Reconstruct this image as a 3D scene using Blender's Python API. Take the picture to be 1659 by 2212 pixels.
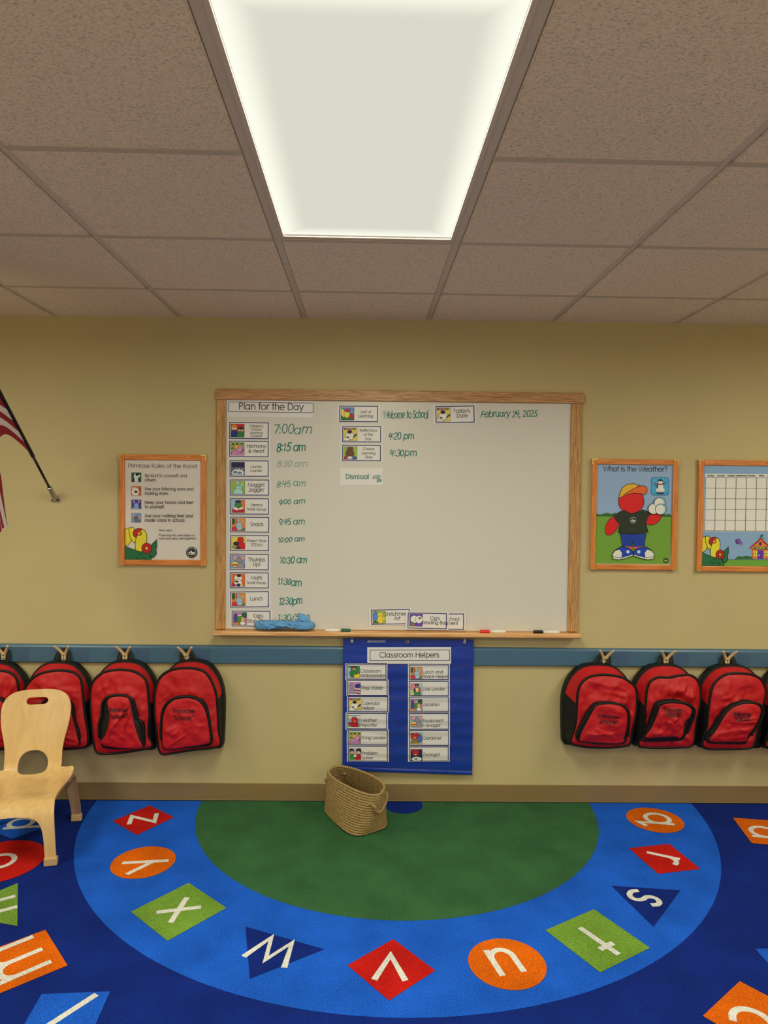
import bpy, bmesh, math, random
from mathutils import Vector, Matrix, noise
random.seed(7)
for o in list(bpy.data.objects): bpy.data.objects.remove(o)
sc = bpy.context.scene
COL = sc.collection
PI = math.pi
# ------------------------------------------------------------------ camera
FPX, CX, CY, CZ = 1525.9, 0.0593, -3.4907, 1.5484
PITCH, YAW, ROLL = -0.02745, 0.01007, 0.0099
H, D1, T, SK = 2.4036, 0.4665, 0.6096, 0.01736
cp, sp = math.cos(PITCH), math.sin(PITCH)
FW = Vector((math.sin(YAW)*cp, math.cos(YAW)*cp, sp))
R0 = Vector((math.cos(YAW), -math.sin(YAW), 0)); U0 = R0.cross(FW)
RT = math.cos(ROLL)*R0 + math.sin(ROLL)*U0
UP = -math.sin(ROLL)*R0 + math.cos(ROLL)*U0
CAM = Vector((CX, CY, CZ))
cd = bpy.data.cameras.new('camera'); co = bpy.data.objects.new('camera', cd); COL.objects.link(co)
co.matrix_world = Matrix(((RT.x, UP.x, -FW.x, CX), (RT.y, UP.y, -FW.y, CY), (RT.z, UP.z, -FW.z, CZ), (0, 0, 0, 1)))
cd.sensor_fit = 'VERTICAL'; cd.sensor_height = 36; cd.lens = 36*FPX/2212; cd.clip_start = 0.02
sc.camera = co
# ------------------------------------------------------------------ view, world
vs = sc.view_settings
vs.view_transform = 'Standard'; vs.look = 'None'; vs.gamma = 1; vs.use_curve_mapping = False
vs.exposure = 0.0
w = bpy.data.worlds.new('world'); sc.world = w; w.use_nodes = True
w.node_tree.nodes['Background'].inputs[0].default_value = (0.02, 0.018, 0.014, 1)
LAMP_W = 23.5
LAMP_COL = (1.0, 0.98, 0.71)
K = (0.72, 0.66, 0.47)

def plane_pt(px, py, axis, val):                    # where the photo's ray meets a real plane of the room
    d = (px-829.5)/FPX*RT - (py-1106)/FPX*UP + FW
    return CAM + d*((val-CAM[axis])/d[axis])
def W(px, py, y=0.0):
    q = plane_pt(px, py, 1, y); return q.x, q.z
def F(px, py, z=0.012):
    q = plane_pt(px, py, 2, z); return q.x, q.y
def lin1(c):
    c /= 255.0
    return c/12.92 if c <= 0.04045 else ((c+0.055)/1.055)**2.4
def lin(c): return tuple(lin1(v) for v in c)
def S(c, k=1.0):                                    # surface colour from the colour it has under the room's warm light
    return tuple(min(0.88, max(0.004, lin1(v)/(K[i]*k))) for i, v in enumerate(c))
# ------------------------------------------------------------------ materials
MATS = {}
def mat(name, col, rough=0.6, metal=0.0, spec=0.4, var=0.0, vscale=8.0, bump=0.0, bscale=60.0, stretch=None, coat=0.0):
    if name in MATS: return MATS[name]
    m = bpy.data.materials.new(name); m.use_nodes = True; MATS[name] = m
    nt = m.node_tree; b = nt.nodes['Principled BSDF']
    b.inputs['Base Color'].default_value = (*col, 1)
    b.inputs['Roughness'].default_value = rough; b.inputs['Metallic'].default_value = metal
    b.inputs['Specular IOR Level'].default_value = spec
    if coat: b.inputs['Coat Weight'].default_value = coat; b.inputs['Coat Roughness'].default_value = 0.15
    if var or bump:
        tc = nt.nodes.new('ShaderNodeTexCoord'); mp = nt.nodes.new('ShaderNodeMapping')
        nt.links.new(tc.outputs['Object'], mp.inputs[0])
        if stretch: mp.inputs['Scale'].default_value = stretch
    if var:
        n = nt.nodes.new('ShaderNodeTexNoise'); n.inputs['Scale'].default_value = vscale; n.inputs['Detail'].default_value = 6
        nt.links.new(mp.outputs[0], n.inputs['Vector'])
        r = nt.nodes.new('ShaderNodeValToRGB')
        r.color_ramp.elements[0].position = 0.3; r.color_ramp.elements[1].position = 0.7
        r.color_ramp.elements[0].color = (*[c*(1-var) for c in col], 1)
        r.color_ramp.elements[1].color = (*[min(1, c*(1+var*0.6)) for c in col], 1)
        nt.links.new(n.outputs[0], r.inputs[0]); nt.links.new(r.outputs[0], b.inputs['Base Color'])
    if bump:
        n2 = nt.nodes.new('ShaderNodeTexNoise'); n2.inputs['Scale'].default_value = bscale; n2.inputs['Detail'].default_value = 4
        nt.links.new(mp.outputs[0], n2.inputs['Vector'])
        bp = nt.nodes.new('ShaderNodeBump'); bp.inputs['Strength'].default_value = bump; bp.inputs['Distance'].default_value = 0.01
        nt.links.new(n2.outputs[0], bp.inputs['Height']); nt.links.new(bp.outputs[0], b.inputs['Normal'])
    return m
def ink(c, rough=0.5):                              # flat printed colour, named by its value
    return mat('ink_%02x%02x%02x' % c, S(c), rough, spec=0.3)
def wood(name, c0, c1, axis, scale=9.0, stretch=14.0, rough=0.4, rings=0.5):
    if name in MATS: return MATS[name]
    m = bpy.data.materials.new(name); m.use_nodes = True; MATS[name] = m
    nt = m.node_tree; b = nt.nodes['Principled BSDF']
    tc = nt.nodes.new('ShaderNodeTexCoord'); mp = nt.nodes.new('ShaderNodeMapping')
    s = [stretch]*3; s[axis] = 1.0; mp.inputs['Scale'].default_value = s
    nt.links.new(tc.outputs['Object'], mp.inputs[0])
    n = nt.nodes.new('ShaderNodeTexNoise'); n.inputs['Scale'].default_value = scale; n.inputs['Detail'].default_value = 5
    n.inputs['Distortion'].default_value = rings
    nt.links.new(mp.outputs[0], n.inputs['Vector'])
    r = nt.nodes.new('ShaderNodeValToRGB')
    r.color_ramp.elements[0].position = 0.36; r.color_ramp.elements[1].position = 0.62
    r.color_ramp.elements[0].color = (*c0, 1); r.color_ramp.elements[1].color = (*c1, 1)
    nt.links.new(n.outputs[0], r.inputs[0]); nt.links.new(r.outputs[0], b.inputs['Base Color'])
    b.inputs['Roughness'].default_value = rough
    return m
def pile(name, c):                                  # looped rug pile in one yarn colour
    if name in MATS: return MATS[name]
    m = mat(name, c, 0.95, spec=0.1)
    nt = m.node_tree; b = nt.nodes['Principled BSDF']
    tc = nt.nodes.new('ShaderNodeTexCoord')
    n = nt.nodes.new('ShaderNodeTexNoise'); n.inputs['Scale'].default_value = 190; n.inputs['Detail'].default_value = 3
    g = nt.nodes.new('ShaderNodeTexNoise'); g.inputs['Scale'].default_value = 5.5; g.inputs['Detail'].default_value = 5
    for q in (n, g): nt.links.new(tc.outputs['Object'], q.inputs['Vector'])
    a = nt.nodes.new('ShaderNodeMath'); a.operation = 'MULTIPLY_ADD'; a.inputs[1].default_value = 0.55
    nt.links.new(g.outputs[0], a.inputs[0])
    h = nt.nodes.new('ShaderNodeMath'); h.operation = 'MULTIPLY'; h.inputs[1].default_value = 0.9
    nt.links.new(n.outputs[0], h.inputs[0]); nt.links.new(h.outputs[0], a.inputs[2])
    r = nt.nodes.new('ShaderNodeValToRGB'); r.color_ramp.elements[0].position = 0.42; r.color_ramp.elements[1].position = 1.0
    r.color_ramp.elements[0].color = (*[x*0.55 for x in c], 1); r.color_ramp.elements[1].color = (*[min(1, x*1.5) for x in c], 1)
    nt.links.new(a.outputs[0], r.inputs[0]); nt.links.new(r.outputs[0], b.inputs['Base Color'])
    bp = nt.nodes.new('ShaderNodeBump'); bp.inputs['Strength'].default_value = 0.6; bp.inputs['Distance'].default_value = 0.004
    nt.links.new(n.outputs[0], bp.inputs['Height']); nt.links.new(bp.outputs[0], b.inputs['Normal'])
    return m
# ------------------------------------------------------------------ mesh helpers
class MB:
    def __init__(s): s.v = []; s.f = []; s.m = []; s.mats = []
    def mi(s, m):
        if m not in s.mats: s.mats.append(m)
        return s.mats.index(m)
    def add(s, vs, fs, m):
        b = len(s.v); s.v += [Vector(v) for v in vs]; i = s.mi(m)
        for f in fs: s.f.append([b+k for k in f]); s.m.append(i)
    def box(s, x0, x1, y0, y1, z0, z1, m):
        s.add([(x0, y0, z0), (x1, y0, z0), (x1, y1, z0), (x0, y1, z0), (x0, y0, z1), (x1, y0, z1), (x1, y1, z1), (x0, y1, z1)],
              [(0, 3, 2, 1), (4, 5, 6, 7), (0, 1, 5, 4), (1, 2, 6, 5), (2, 3, 7, 6), (3, 0, 4, 7)], m)
    def prism(s, pts, a, b, m, axis=1):             # outline extruded along an axis
        n = len(pts)
        def P(p, d): return (p[0], d, p[1]) if axis == 1 else ((d, p[0], p[1]) if axis == 0 else (p[0], p[1], d))
        s.add([P(p, a) for p in pts]+[P(p, b) for p in pts],
              [list(range(n)), list(range(2*n-1, n-1, -1))]+[(i, i+n, (i+1) % n+n, (i+1) % n) for i in range(n)], m)
    def tube(s, pts, r, m, n=10, closed=False, flat=1.0, up=None, cap=True):
        pts = [Vector(p) for p in pts]; N = len(pts); rings = []
        for i, p in enumerate(pts):
            q0 = pts[(i-1) % N] if closed or i else p; q1 = pts[(i+1) % N] if closed or i < N-1 else p
            t = (q1-q0).normalized(); u = Vector(up) if up else (Vector((0, 0, 1)) if abs(t.z) < 0.9 else Vector((0, 1, 0)))
            a = t.cross(u).normalized(); b = a.cross(t)
            rr = r[i] if isinstance(r, (list, tuple)) else r
            rings.append([p+rr*(math.cos(2*PI*k/n)*a+flat*math.sin(2*PI*k/n)*b) for k in range(n)])
        vs = [v for g in rings for v in g]; fs = []
        for i in range(N if closed else N-1):
            j = (i+1) % N
            for k in range(n): fs.append((i*n+k, i*n+(k+1) % n, j*n+(k+1) % n, j*n+k))
        if not closed and cap: fs += [list(range(n-1, -1, -1)), list(range((N-1)*n, N*n))]
        s.add(vs, fs, m)
    def grid(s, fn, nu, nv, m):
        vs = [fn(i/nu, j/nv) for j in range(nv+1) for i in range(nu+1)]
        s.add(vs, [(j*(nu+1)+i, j*(nu+1)+i+1, (j+1)*(nu+1)+i+1, (j+1)*(nu+1)+i) for j in range(nv) for i in range(nu)], m)
    def loft(s, A, B, m, sel=None):
        n = len(A); fs = [(i, (i+1) % n, (i+1) % n+n, i+n) for i in range(n)]
        if sel: fs = [f for f in fs if sel(f[0])]
        s.add(list(A)+list(B), fs, m)
    def pillow(s, outline, y0, depth, m, rings=14, pw=3.0, disp=None):
        n = len(outline); cx = sum(p[0] for p in outline)/n; cz = sum(p[1] for p in outline)/n
        vs = []; fs = []
        for k in range(rings):
            sc_ = 1-k/rings
            for p in outline:
                x = cx+(p[0]-cx)*sc_; z = cz+(p[1]-cz)*sc_
                y = y0-depth*(1-sc_**pw)**0.6
                if disp: y += disp(x, z, sc_)
                vs.append((x, y, z))
        vs.append((cx, y0-depth+(disp(cx, cz, 0) if disp else 0), cz))
        for k in range(rings-1):
            for i in range(n):
                j = (i+1) % n; fs.append((k*n+i, k*n+j, (k+1)*n+j, (k+1)*n+i))
        b = (rings-1)*n
        for i in range(n): fs.append((b+i, b+(i+1) % n, rings*n))
        s.add(vs, fs, m)
    def build(s, name, parent=None, loc=None, smooth=False, bevel=0.0, origin=None, fix=True):
        me = bpy.data.meshes.new(name)
        off = Vector(origin) if origin is not None else Vector((0, 0, 0))
        me.from_pydata([tuple(v-off) for v in s.v], [], s.f)
        for m in s.mats: me.materials.append(m)
        me.polygons.foreach_set('material_index', s.m)
        if fix:
            bm = bmesh.new(); bm.from_mesh(me)
            if smooth: bmesh.ops.remove_doubles(bm, verts=bm.verts, dist=2e-5)
            bmesh.ops.recalc_face_normals(bm, faces=bm.faces); bm.to_mesh(me); bm.free()
        if smooth: me.polygons.foreach_set('use_smooth', [True]*len(me.polygons))
        me.update()
        o = bpy.data.objects.new(name, me); COL.objects.link(o)
        if parent: o.parent = parent
        if loc is not None: o.location = loc
        if bevel:
            b = o.modifiers.new('bevel', 'BEVEL'); b.width = bevel; b.segments = 2; b.limit_method = 'ANGLE'
        if smooth == 'auto':
            for e in me.edges: pass
        return o
def thing(name, label, cat, loc=(0, 0, 0), rot=(0, 0, 0), group=None):
    o = bpy.data.objects.new(name, None); COL.objects.link(o); o.location = loc; o.rotation_euler = rot
    o.empty_display_size = 0.05
    return tag(o, label, cat, group)
def tag(o, label, cat, group=None):
    o['label'] = label; o['category'] = cat
    if group: o['group'] = group
    return o
def structure(o, label=None):
    o['kind'] = 'structure'
    if label: o['label'] = label
    return o
# ------------------------------------------------------------------ lettering: a geometric one-line alphabet
GL = {
'a': (62, '@26,27,24,26,0,360;50,54 50,0'), 'b': (64, '8,75 8,0;@32,27,24,26,0,360'), 'c': (54, '@28,27,25,26,48,312'),
'd': (62, '50,75 50,0;@26,27,24,26,0,360'), 'e': (58, '3,28 53,28 @28,27,25,26,2,312'), 'f': (28, '11,0 11,60 @21,62,10,13,180,75;2,53 26,53'),
'g': (62, '@26,27,24,26,0,360;50,54 50,2 @27,1,23,20,0,-155'), 'h': (56, '8,75 8,0;8,30 @27,32,19,21,180,0 46,32 46,0'),
'i': (18, '8,54 8,0;8,73 8,68'), 'j': (18, '9,54 9,-8 @0,-10,9,10,0,-90;9,73 9,68'), 'k': (46, '8,75 8,0;38,54 9,25;19,34 43,0'), 'l': (18, '8,75 8,0'),
'm': (88, '8,54 8,0;8,34 @25,36,17,17,180,0 42,36 42,0;42,34 @60,36,18,17,180,0 78,36 78,0'), 'n': (56, '8,54 8,0;8,32 @27,33,19,20,180,0 46,33 46,0'),
'o': (60, '@29,27,26,26,0,360'), 'p': (64, '8,54 8,-20;@32,27,24,26,0,360'), 'q': (62, '50,54 50,-20 64,-8;@26,27,24,26,0,360'),
'r': (32, '8,54 8,0;8,34 @25,34,17,19,180,65'), 's': (42, '@20,40,13,13,35,270 @20,13.5,16,13.5,90,-145'), 't': (30, '14,73 14,0;3,53 26,53'),
'u': (54, '8,54 8,20 @26,20,18,20,180,360 44,20 44,54;44,22 44,0'), 'v': (48, '2,54 24,0 46,54'), 'w': (74, '2,54 18,0 37,52 56,0 72,54'),
'x': (46, '3,54 42,0;42,54 3,0'), 'y': (50, '3,54 25,3;47,54 15,-20'), 'z': (44, '4,53 39,53 4,0 41,0'),
'A': (70, '3,0 34,72 66,0;14,25 54,25'), 'B': (54, '8,0 8,72 24,72 @24,55,17,17,90,-90 8,38;24,38 @27,19,20,19,90,-90 8,0'),
'C': (78, '@42,36,37,36.5,45,315'), 'D': (70, '8,0 8,72 24,72 @24,36,38,36,90,-90 8,0'), 'E': (52, '44,72 8,72 8,0 44,0;8,38 42,38'),
'F': (48, '42,72 8,72 8,0;8,38 40,38'), 'G': (84, '@42,36,37,36.5,45,360 46,36'), 'H': (66, '8,0 8,72;58,0 58,72;8,38 58,38'), 'I': (18, '9,0 9,72'),
'J': (46, '36,72 36,20 @20,19,16,19,0,-150'), 'K': (58, '8,0 8,72;50,72 9,34;20,44 54,0'), 'L': (44, '8,72 8,0 40,0'),
'M': (90, '4,0 16,72 45,6 74,72 86,0'), 'N': (70, '8,0 8,72 62,0 62,72'), 'O': (88, '@43,36,39,36.5,0,360'),
'P': (54, '8,0 8,72 26,72 @26,54,18,18,90,-90 8,36'), 'R': (56, '8,0 8,72 26,72 @26,54,18,18,90,-90 8,36;24,36 50,0'),
'S': (52, '@25,54,17,18,35,270 @25,18.5,19,18,90,-150'), 'T': (44, '2,72 42,72;22,72 22,0'), 'U': (62, '8,72 8,23 @30,23,22,23,180,360 52,72'),
'W': (90, '2,72 22,0 45,68 68,0 88,72'), 'Y': (58, '3,72 29,34 55,72;29,34 29,0'), 'Z': (52, '6,72 46,72 4,0 48,0'),
'0': (50, '@24,36,19,36,0,360'), '1': (34, '6,58 20,72 20,0'), '2': (52, '@25,52,19,20,160,-30 6,0 48,0'),
'3': (48, '@22,54,17,18,150,-90;@22,19,20,19,90,-155'), '4': (50, '12,72 5,32 44,36;38,68 28,0'), '5': (50, '44,72 16,72 11,42 @24,22,19,22,115,-150'),
'6': (48, '34,70 @24,20,19,21,150,510'), '7': (46, '4,70 44,72 18,0'), '8': (48, '@24,54,15,17,-60,270 @24,18,19,19,90,-250'), '9': (50, '@24,50,18,20,0,360;42,52 34,0'),
':': (20, '9,50 9,45;9,12 9,7'), "'": (14, '7,76 5,60'), ';': (20, '9,50 9,45;9,8 6,-8'), '.': (18, '8,4 8,0'), ',': (18, '9,6 5,-10'),
'?': (48, '@22,54,17,18,170,-60 22,28 22,20;22,4 22,0'), '!': (20, '9,74 9,20;9,4 9,0'), '&': (64, '58,0 14,52 @25,58,12,14,200,-60 8,24 @25,18,19,19,160,350 56,36'),
'-': (30, '4,28 26,28'), '/': (40, '4,-6 36,76'), '"': (22, '6,76 6,60;15,76 15,60'), '(': (20, '@26,30,20,46,140,220'),
'*': (26, '@13,64,10,10,0,360;10,59 10,69 15,67 10,64 15,59'), ' ': (28, ''), '+': (40, '4,28 36,28;20,12 20,44')}
def strokes(ch):
    out = []
    for st in GL[ch][1].split(';'):
        if not st: continue
        pts = []
        for tk in st.split(' '):
            if tk[0] == '@':
                cx, cy, rx, ry, a0, a1 = map(float, tk[1:].split(','))
                n = max(4, int(abs(a1-a0)/18))
                pts += [(cx+rx*math.cos(math.radians(a0+(a1-a0)*i/n)), cy+ry*math.sin(math.radians(a0+(a1-a0)*i/n))) for i in range(n+1)]
            else: pts.append(tuple(map(float, tk.split(','))))
        p2 = [pts[0]]
        for p in pts[1:]:
            if math.hypot(p[0]-p2[-1][0], p[1]-p2[-1][1]) > 0.6: p2.append(p)
        out.append(p2)
    return out
def text_width(t, gap=1): return sum(GL[c][0]+gap for c in t)-gap
def ribbon(pts, w):                                 # left and right edge of a line of even width
    n = len(pts); L = []; R = []
    closed = n > 3 and math.hypot(pts[0][0]-pts[-1][0], pts[0][1]-pts[-1][1]) < 1e-3*abs(w)+1e-9
    for i in range(n):
        a = pts[i-1] if i else (pts[-2] if closed else None); b = pts[i+1] if i < n-1 else (pts[1] if closed else None)
        p = pts[i]; d = []
        if a: d.append((p[0]-a[0], p[1]-a[1]))
        if b: d.append((b[0]-p[0], b[1]-p[1]))
        d = [(x/(math.hypot(x, y) or 1), y/(math.hypot(x, y) or 1)) for x, y in d]
        tx = sum(q[0] for q in d); ty = sum(q[1] for q in d); l = math.hypot(tx, ty) or 1; tx /= l; ty /= l
        k = 1.0
        if len(d) == 2: k = min(2.0, 1/max(0.3, tx*d[0][0]+ty*d[0][1]))
        e = 0
        if not closed and i == 0: e = -w*0.45
        if not closed and i == n-1: e = w*0.45
        q = (p[0]+tx*e, p[1]+ty*e)
        L.append((q[0]-ty*w/2*k, q[1]+tx*w/2*k)); R.append((q[0]+ty*w/2*k, q[1]-tx*w/2*k))
    return L, R
class Art:
    """Printed or drawn marks on a flat vertical sheet; M turns sheet coordinates into photo-sized ones, W puts them on the wall."""
    def __init__(s, M, y): s.M = M; s.y = y; s.mb = MB(); s.k = 0
    def P(s, p, d=0.0):
        x, z = W(*s.M(*p), s.y); return (x, s.y-0.00018*s.k, z)
    def poly(s, pts, c, step=True):
        if step: s.k += 1
        s.mb.add([s.P(p) for p in pts], [list(range(len(pts)))], ink(c) if isinstance(c, tuple) else c); return s
    def rect(s, x0, y0, x1, y1, c): return s.poly([(x0, y0), (x1, y0), (x1, y1), (x0, y1)], c)
    def ell(s, cx, cy, rx, ry, c, rot=0, n=28):
        a = math.radians(rot)
        return s.poly([(cx+rx*math.cos(2*PI*i/n)*math.cos(a)-ry*math.sin(2*PI*i/n)*math.sin(a), cy+rx*math.cos(2*PI*i/n)*math.sin(a)+ry*math.sin(2*PI*i/n)*math.cos(a)) for i in range(n)], c)
    def line(s, pts, w, c, step=True):
        if step: s.k += 1
        L, R = ribbon(pts, w); n = len(pts)
        s.mb.add([s.P(p) for p in L+R], [(i, i+1, n+i+1, n+i) for i in range(n-1)], ink(c) if isinstance(c, tuple) else c); return s
    def out(s, pts, w, c): return s.line(list(pts)+[pts[0]], w, c)
    def olp(s, pts, c, w=5, lc=(28, 24, 20)):       # filled shape with a drawn outline
        s.poly(pts, c); return s.out(pts, w, lc)
    def ole(s, cx, cy, rx, ry, c, w=5, lc=(28, 24, 20), rot=0):
        a = math.radians(rot); n = 28
        return s.olp([(cx+rx*math.cos(2*PI*i/n)*math.cos(a)-ry*math.sin(2*PI*i/n)*math.sin(a), cy+rx*math.cos(2*PI*i/n)*math.sin(a)+ry*math.sin(2*PI*i/n)*math.cos(a)) for i in range(n)], c, w, lc)
    def text(s, t, x0, y, cap, c, wt=None, x1=None, align='l', slope=0.0, slant=0.0, jit=0.0, rnd=None, gap=1):
        """cap height, baseline start (x0, y); x1 stretches the line to end there"""
        s.k += 1; k0 = s.k
        e = cap/72.0; tw = text_width(t, gap)*e; kx = 1.0
        if x1 is not None: kx = (x1-x0)/tw; tw = x1-x0
        if align == 'c': x0 -= tw/2
        if align == 'r': x0 -= tw
        wt = wt or cap*0.1; x = 0
        m = ink(c) if isinstance(c, tuple) else c
        for ch in t:
            dy = rnd.uniform(-1, 1)*jit*cap if rnd else 0; sz = 1+(rnd.uniform(-1, 1)*jit*1.2 if rnd else 0); rr = rnd.uniform(-1, 1)*jit*1.5 if rnd else 0
            for st in strokes(ch):
                pts = []
                for gx, gy in st:
                    gx2 = gx*sz+gy*(slant+rr); gy2 = gy*sz
                    X = x0+(x+gx2)*e*kx; Y = y-gy2*e+dy+slope*(X-x0)
                    pts.append((X, Y))
                L, R = ribbon(pts, wt); n = len(pts); s.k += .13
                s.mb.add([s.P(p) for p in L+R], [(i, i+1, n+i+1, n+i) for i in range(n-1)], m)
            x += GL[ch][0]+gap; s.k = k0+(.4 if s.k-k0 < .4 else 0)
        s.k = k0+1
        return s
    def build(s, name, parent):
        return s.mb.build(name, parent, origin=parent_loc(parent), fix=False)
def parent_loc(p):
    v = Vector(p.location); q = p.parent
    while q: v += Vector(q.location); q = q.parent
    return v
def zm(ox, oy, s): return lambda x, y: (ox+x/s, oy+y/s)
# ================================================================== the room
m_wall = mat('wall_paint', (0.60, 0.505, 0.285), 0.75, spec=0.25, bump=0.08, bscale=140, var=0.03, vscale=3)
m_plain = mat('far_wall_paint', (0.60, 0.52, 0.36), 0.8)
m_base = mat('baseboard_vinyl', S((122, 98, 58)), 0.5, bump=0.03, bscale=20)
XL, XR, YB = -4.2, 4.3, -7.4
b = MB(); b.box(XL-.1, XR+.1, 0, 0.12, 0, H+0.25, m_wall); structure(b.build('wall_north'))
b = MB(); b.box(XL-.1, XL, YB, 0, 0, H+0.25, m_plain); structure(b.build('wall_west'))
b = MB(); b.box(XR, XR+.1, YB, 0, 0, H+0.25, m_plain); structure(b.build('wall_east'))
b = MB(); b.box(XL-.1, XR+.1, YB-.1, YB, 0, H+0.25, m_plain); structure(b.build('wall_south'))
b = MB(); b.box(XL-.1, XR+.1, YB-.1, 0.12, -0.1, 0, mat('vinyl_floor', (0.52, 0.45, 0.35), 0.5, var=0.1)); structure(b.build('floor'))
b = MB()
for (y0, y1, z0, z1) in ((-0.004, 0, 0.085, 0.093), (-0.006, 0, 0.012, 0.086)): b.box(XL, XR, y0, y1, z0, z1, m_base)
b.prism([(-0.006, 0.012), (-0.012, 0.004), (-0.014, 0.0), (0, 0), (0, 0.012)], XL, XR, m_base, 0)
structure(b.build('baseboard_north'))
# ---- ceiling: lay-in tiles standing a little below a metal grid, whole grid turned one degree to the wall
def speckle():
    m = mat('ceiling_tile', (0.86, 0.735, 0.60), 0.9, spec=0.1)
    nt = m.node_tree; bs = nt.nodes['Principled BSDF']; tc = nt.nodes.new('ShaderNodeTexCoord')
    n = nt.nodes.new('ShaderNodeTexNoise'); n.inputs['Scale'].default_value = 175; n.inputs['Detail'].default_value = 5
    mp = nt.nodes.new('ShaderNodeMapping'); mp.inputs['Scale'].default_value = (0.9, 1.25, 1)
    nt.links.new(tc.outputs['Object'], mp.inputs[0]); nt.links.new(mp.outputs[0], n.inputs['Vector'])
    r = nt.nodes.new('ShaderNodeValToRGB'); e = r.color_ramp.elements
    c = (0.86, 0.735, 0.60)
    e[0].position = 0.30; e[0].color = (*[x*0.58 for x in c], 1); e[1].position = 0.64; e[1].color = (*[min(1, x*1.08) for x in c], 1)
    q = e.new(0.42); q.color = (*[x*0.91 for x in c], 1)
    nt.links.new(n.outputs[0], r.inputs[0]); nt.links.new(r.outputs[0], bs.inputs['Base Color'])
    bp = nt.nodes.new('ShaderNodeBump'); bp.inputs['Strength'].default_value = 0.35; bp.inputs['Distance'].default_value = 0.004
    nt.links.new(n.outputs[0], bp.inputs['Height']); nt.links.new(bp.outputs[0], bs.inputs['Normal'])
    return m
m_tile = speckle(); m_tee = mat('grid_metal', (0.66, 0.58, 0.49), 0.5)
LAMPS = [(c, r) for c in (-4, 0, 4) for r in (1, 5, 9)]     # panels: grid column, first row
def row_y(k): return 0.12 if k < 0 else -(D1+k*T)
covered = {(c, r+i) for c, r in LAMPS for i in (1, 2)}
tl = MB()
for c in range(-7, 8):
    for k in range(0, 13):
        if (c, k) in covered: continue
        y1, y0 = row_y(k-1), row_y(k)
        x0, x1 = (c-.5)*T, (c+.5)*T
        g = 0.0145
        gy = .0105
        ya = y1-(0.0 if k == 0 else gy); yb = y0+gy
        zt, zb, ch = H+0.012, H-0.007, 0.004
        v = [(x0+g, yb, zt), (x1-g, yb, zt), (x1-g, ya, zt), (x0+g, ya, zt), (x0+g, yb, zb+ch), (x1-g, yb, zb+ch), (x1-g, ya, zb+ch), (x0+g, ya, zb+ch),
             (x0+g+ch, yb, zb), (x1-g-ch, yb, zb), (x1-g-ch, ya, zb), (x0+g+ch, ya, zb)]
        tl.add(v, [(0, 1, 2, 3), (8, 11, 10, 9)]+[(i, (i+1) % 4, (i+1) % 4+4, i+4) for i in range(4)]+[(i+4, (i+1) % 4+4, (i+1) % 4+8, i+8) for i in range(4)], m_tile)
ceil = tl.build('ceiling', loc=(0, 0, 0)); ceil.rotation_euler = (0, 0, SK); structure(ceil)
tb = MB()
for c in range(-7, 9):
    x = (c-.5)*T; tb.box(x-.0125, x+.0125, -7.9, 0.12, H, H+0.03, m_tee)
for k in range(0, 13):
    y = row_y(k)
    for c in range(-7, 8):
        if (c, k-1) in LAMPS: continue
        tb.box((c-.5)*T+.0125, (c+.5)*T-.0125, y-.0115, y+.0115, H-0.0085, H+0.028, mat('cross_tee_metal', (0.56, 0.48, 0.40), 0.55))
g = tb.build('ceiling_grid', ceil)
b = MB(); b.box(XL-.1, XR+.1, YB-.1, 0.12, H+0.25, H+0.35, m_plain); structure(b.build('trim_1'))

# ---- ceiling lights
def lamp_mat():
    m = bpy.data.materials.new('lit_diffuser'); m.use_nodes = True; nt = m.node_tree
    nt.nodes.remove(nt.nodes['Principled BSDF']); em = nt.nodes.new('ShaderNodeEmission')
    tc = nt.nodes.new('ShaderNodeTexCoord'); sx = nt.nodes.new('ShaderNodeSeparateXYZ'); nt.links.new(tc.outputs['Object'], sx.inputs[0])
    def mth(op, a, bb):
        q = nt.nodes.new('ShaderNodeMath'); q.operation = op
        for i, z in enumerate((a, bb)):
            if z is None: continue
            if isinstance(z, (int, float)): q.inputs[i].default_value = z
            else: nt.links.new(z, q.inputs[i])
        return q.outputs[0]
    ax = mth('SUBTRACT', 0.278, mth('ABSOLUTE', sx.outputs[0], None)); ay = mth('SUBTRACT', 0.585, mth('ABSOLUTE', sx.outputs[1], None))
    d = mth('MINIMUM', ax, ay)
    r = nt.nodes.new('ShaderNodeValToRGB'); r.color_ramp.interpolation = 'EASE'
    e = r.color_ramp.elements
    e[0].position = 0.0; e[0].color = (1.0, 1.0, 0.86, 1); e[1].position = 0.085; e[1].color = (0.70, 0.70, 0.60, 1)
    nt.links.new(d, r.inputs[0]); nt.links.new(r.outputs[0], em.inputs[0]); em.inputs[1].default_value = 1.0
    nt.links.new(em.outputs[0], nt.nodes['Material Output'].inputs[0]); return m
m_dif = lamp_mat(); m_frame = mat('lamp_frame_paint', (0.66, 0.56, 0.48), 0.45)
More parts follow.
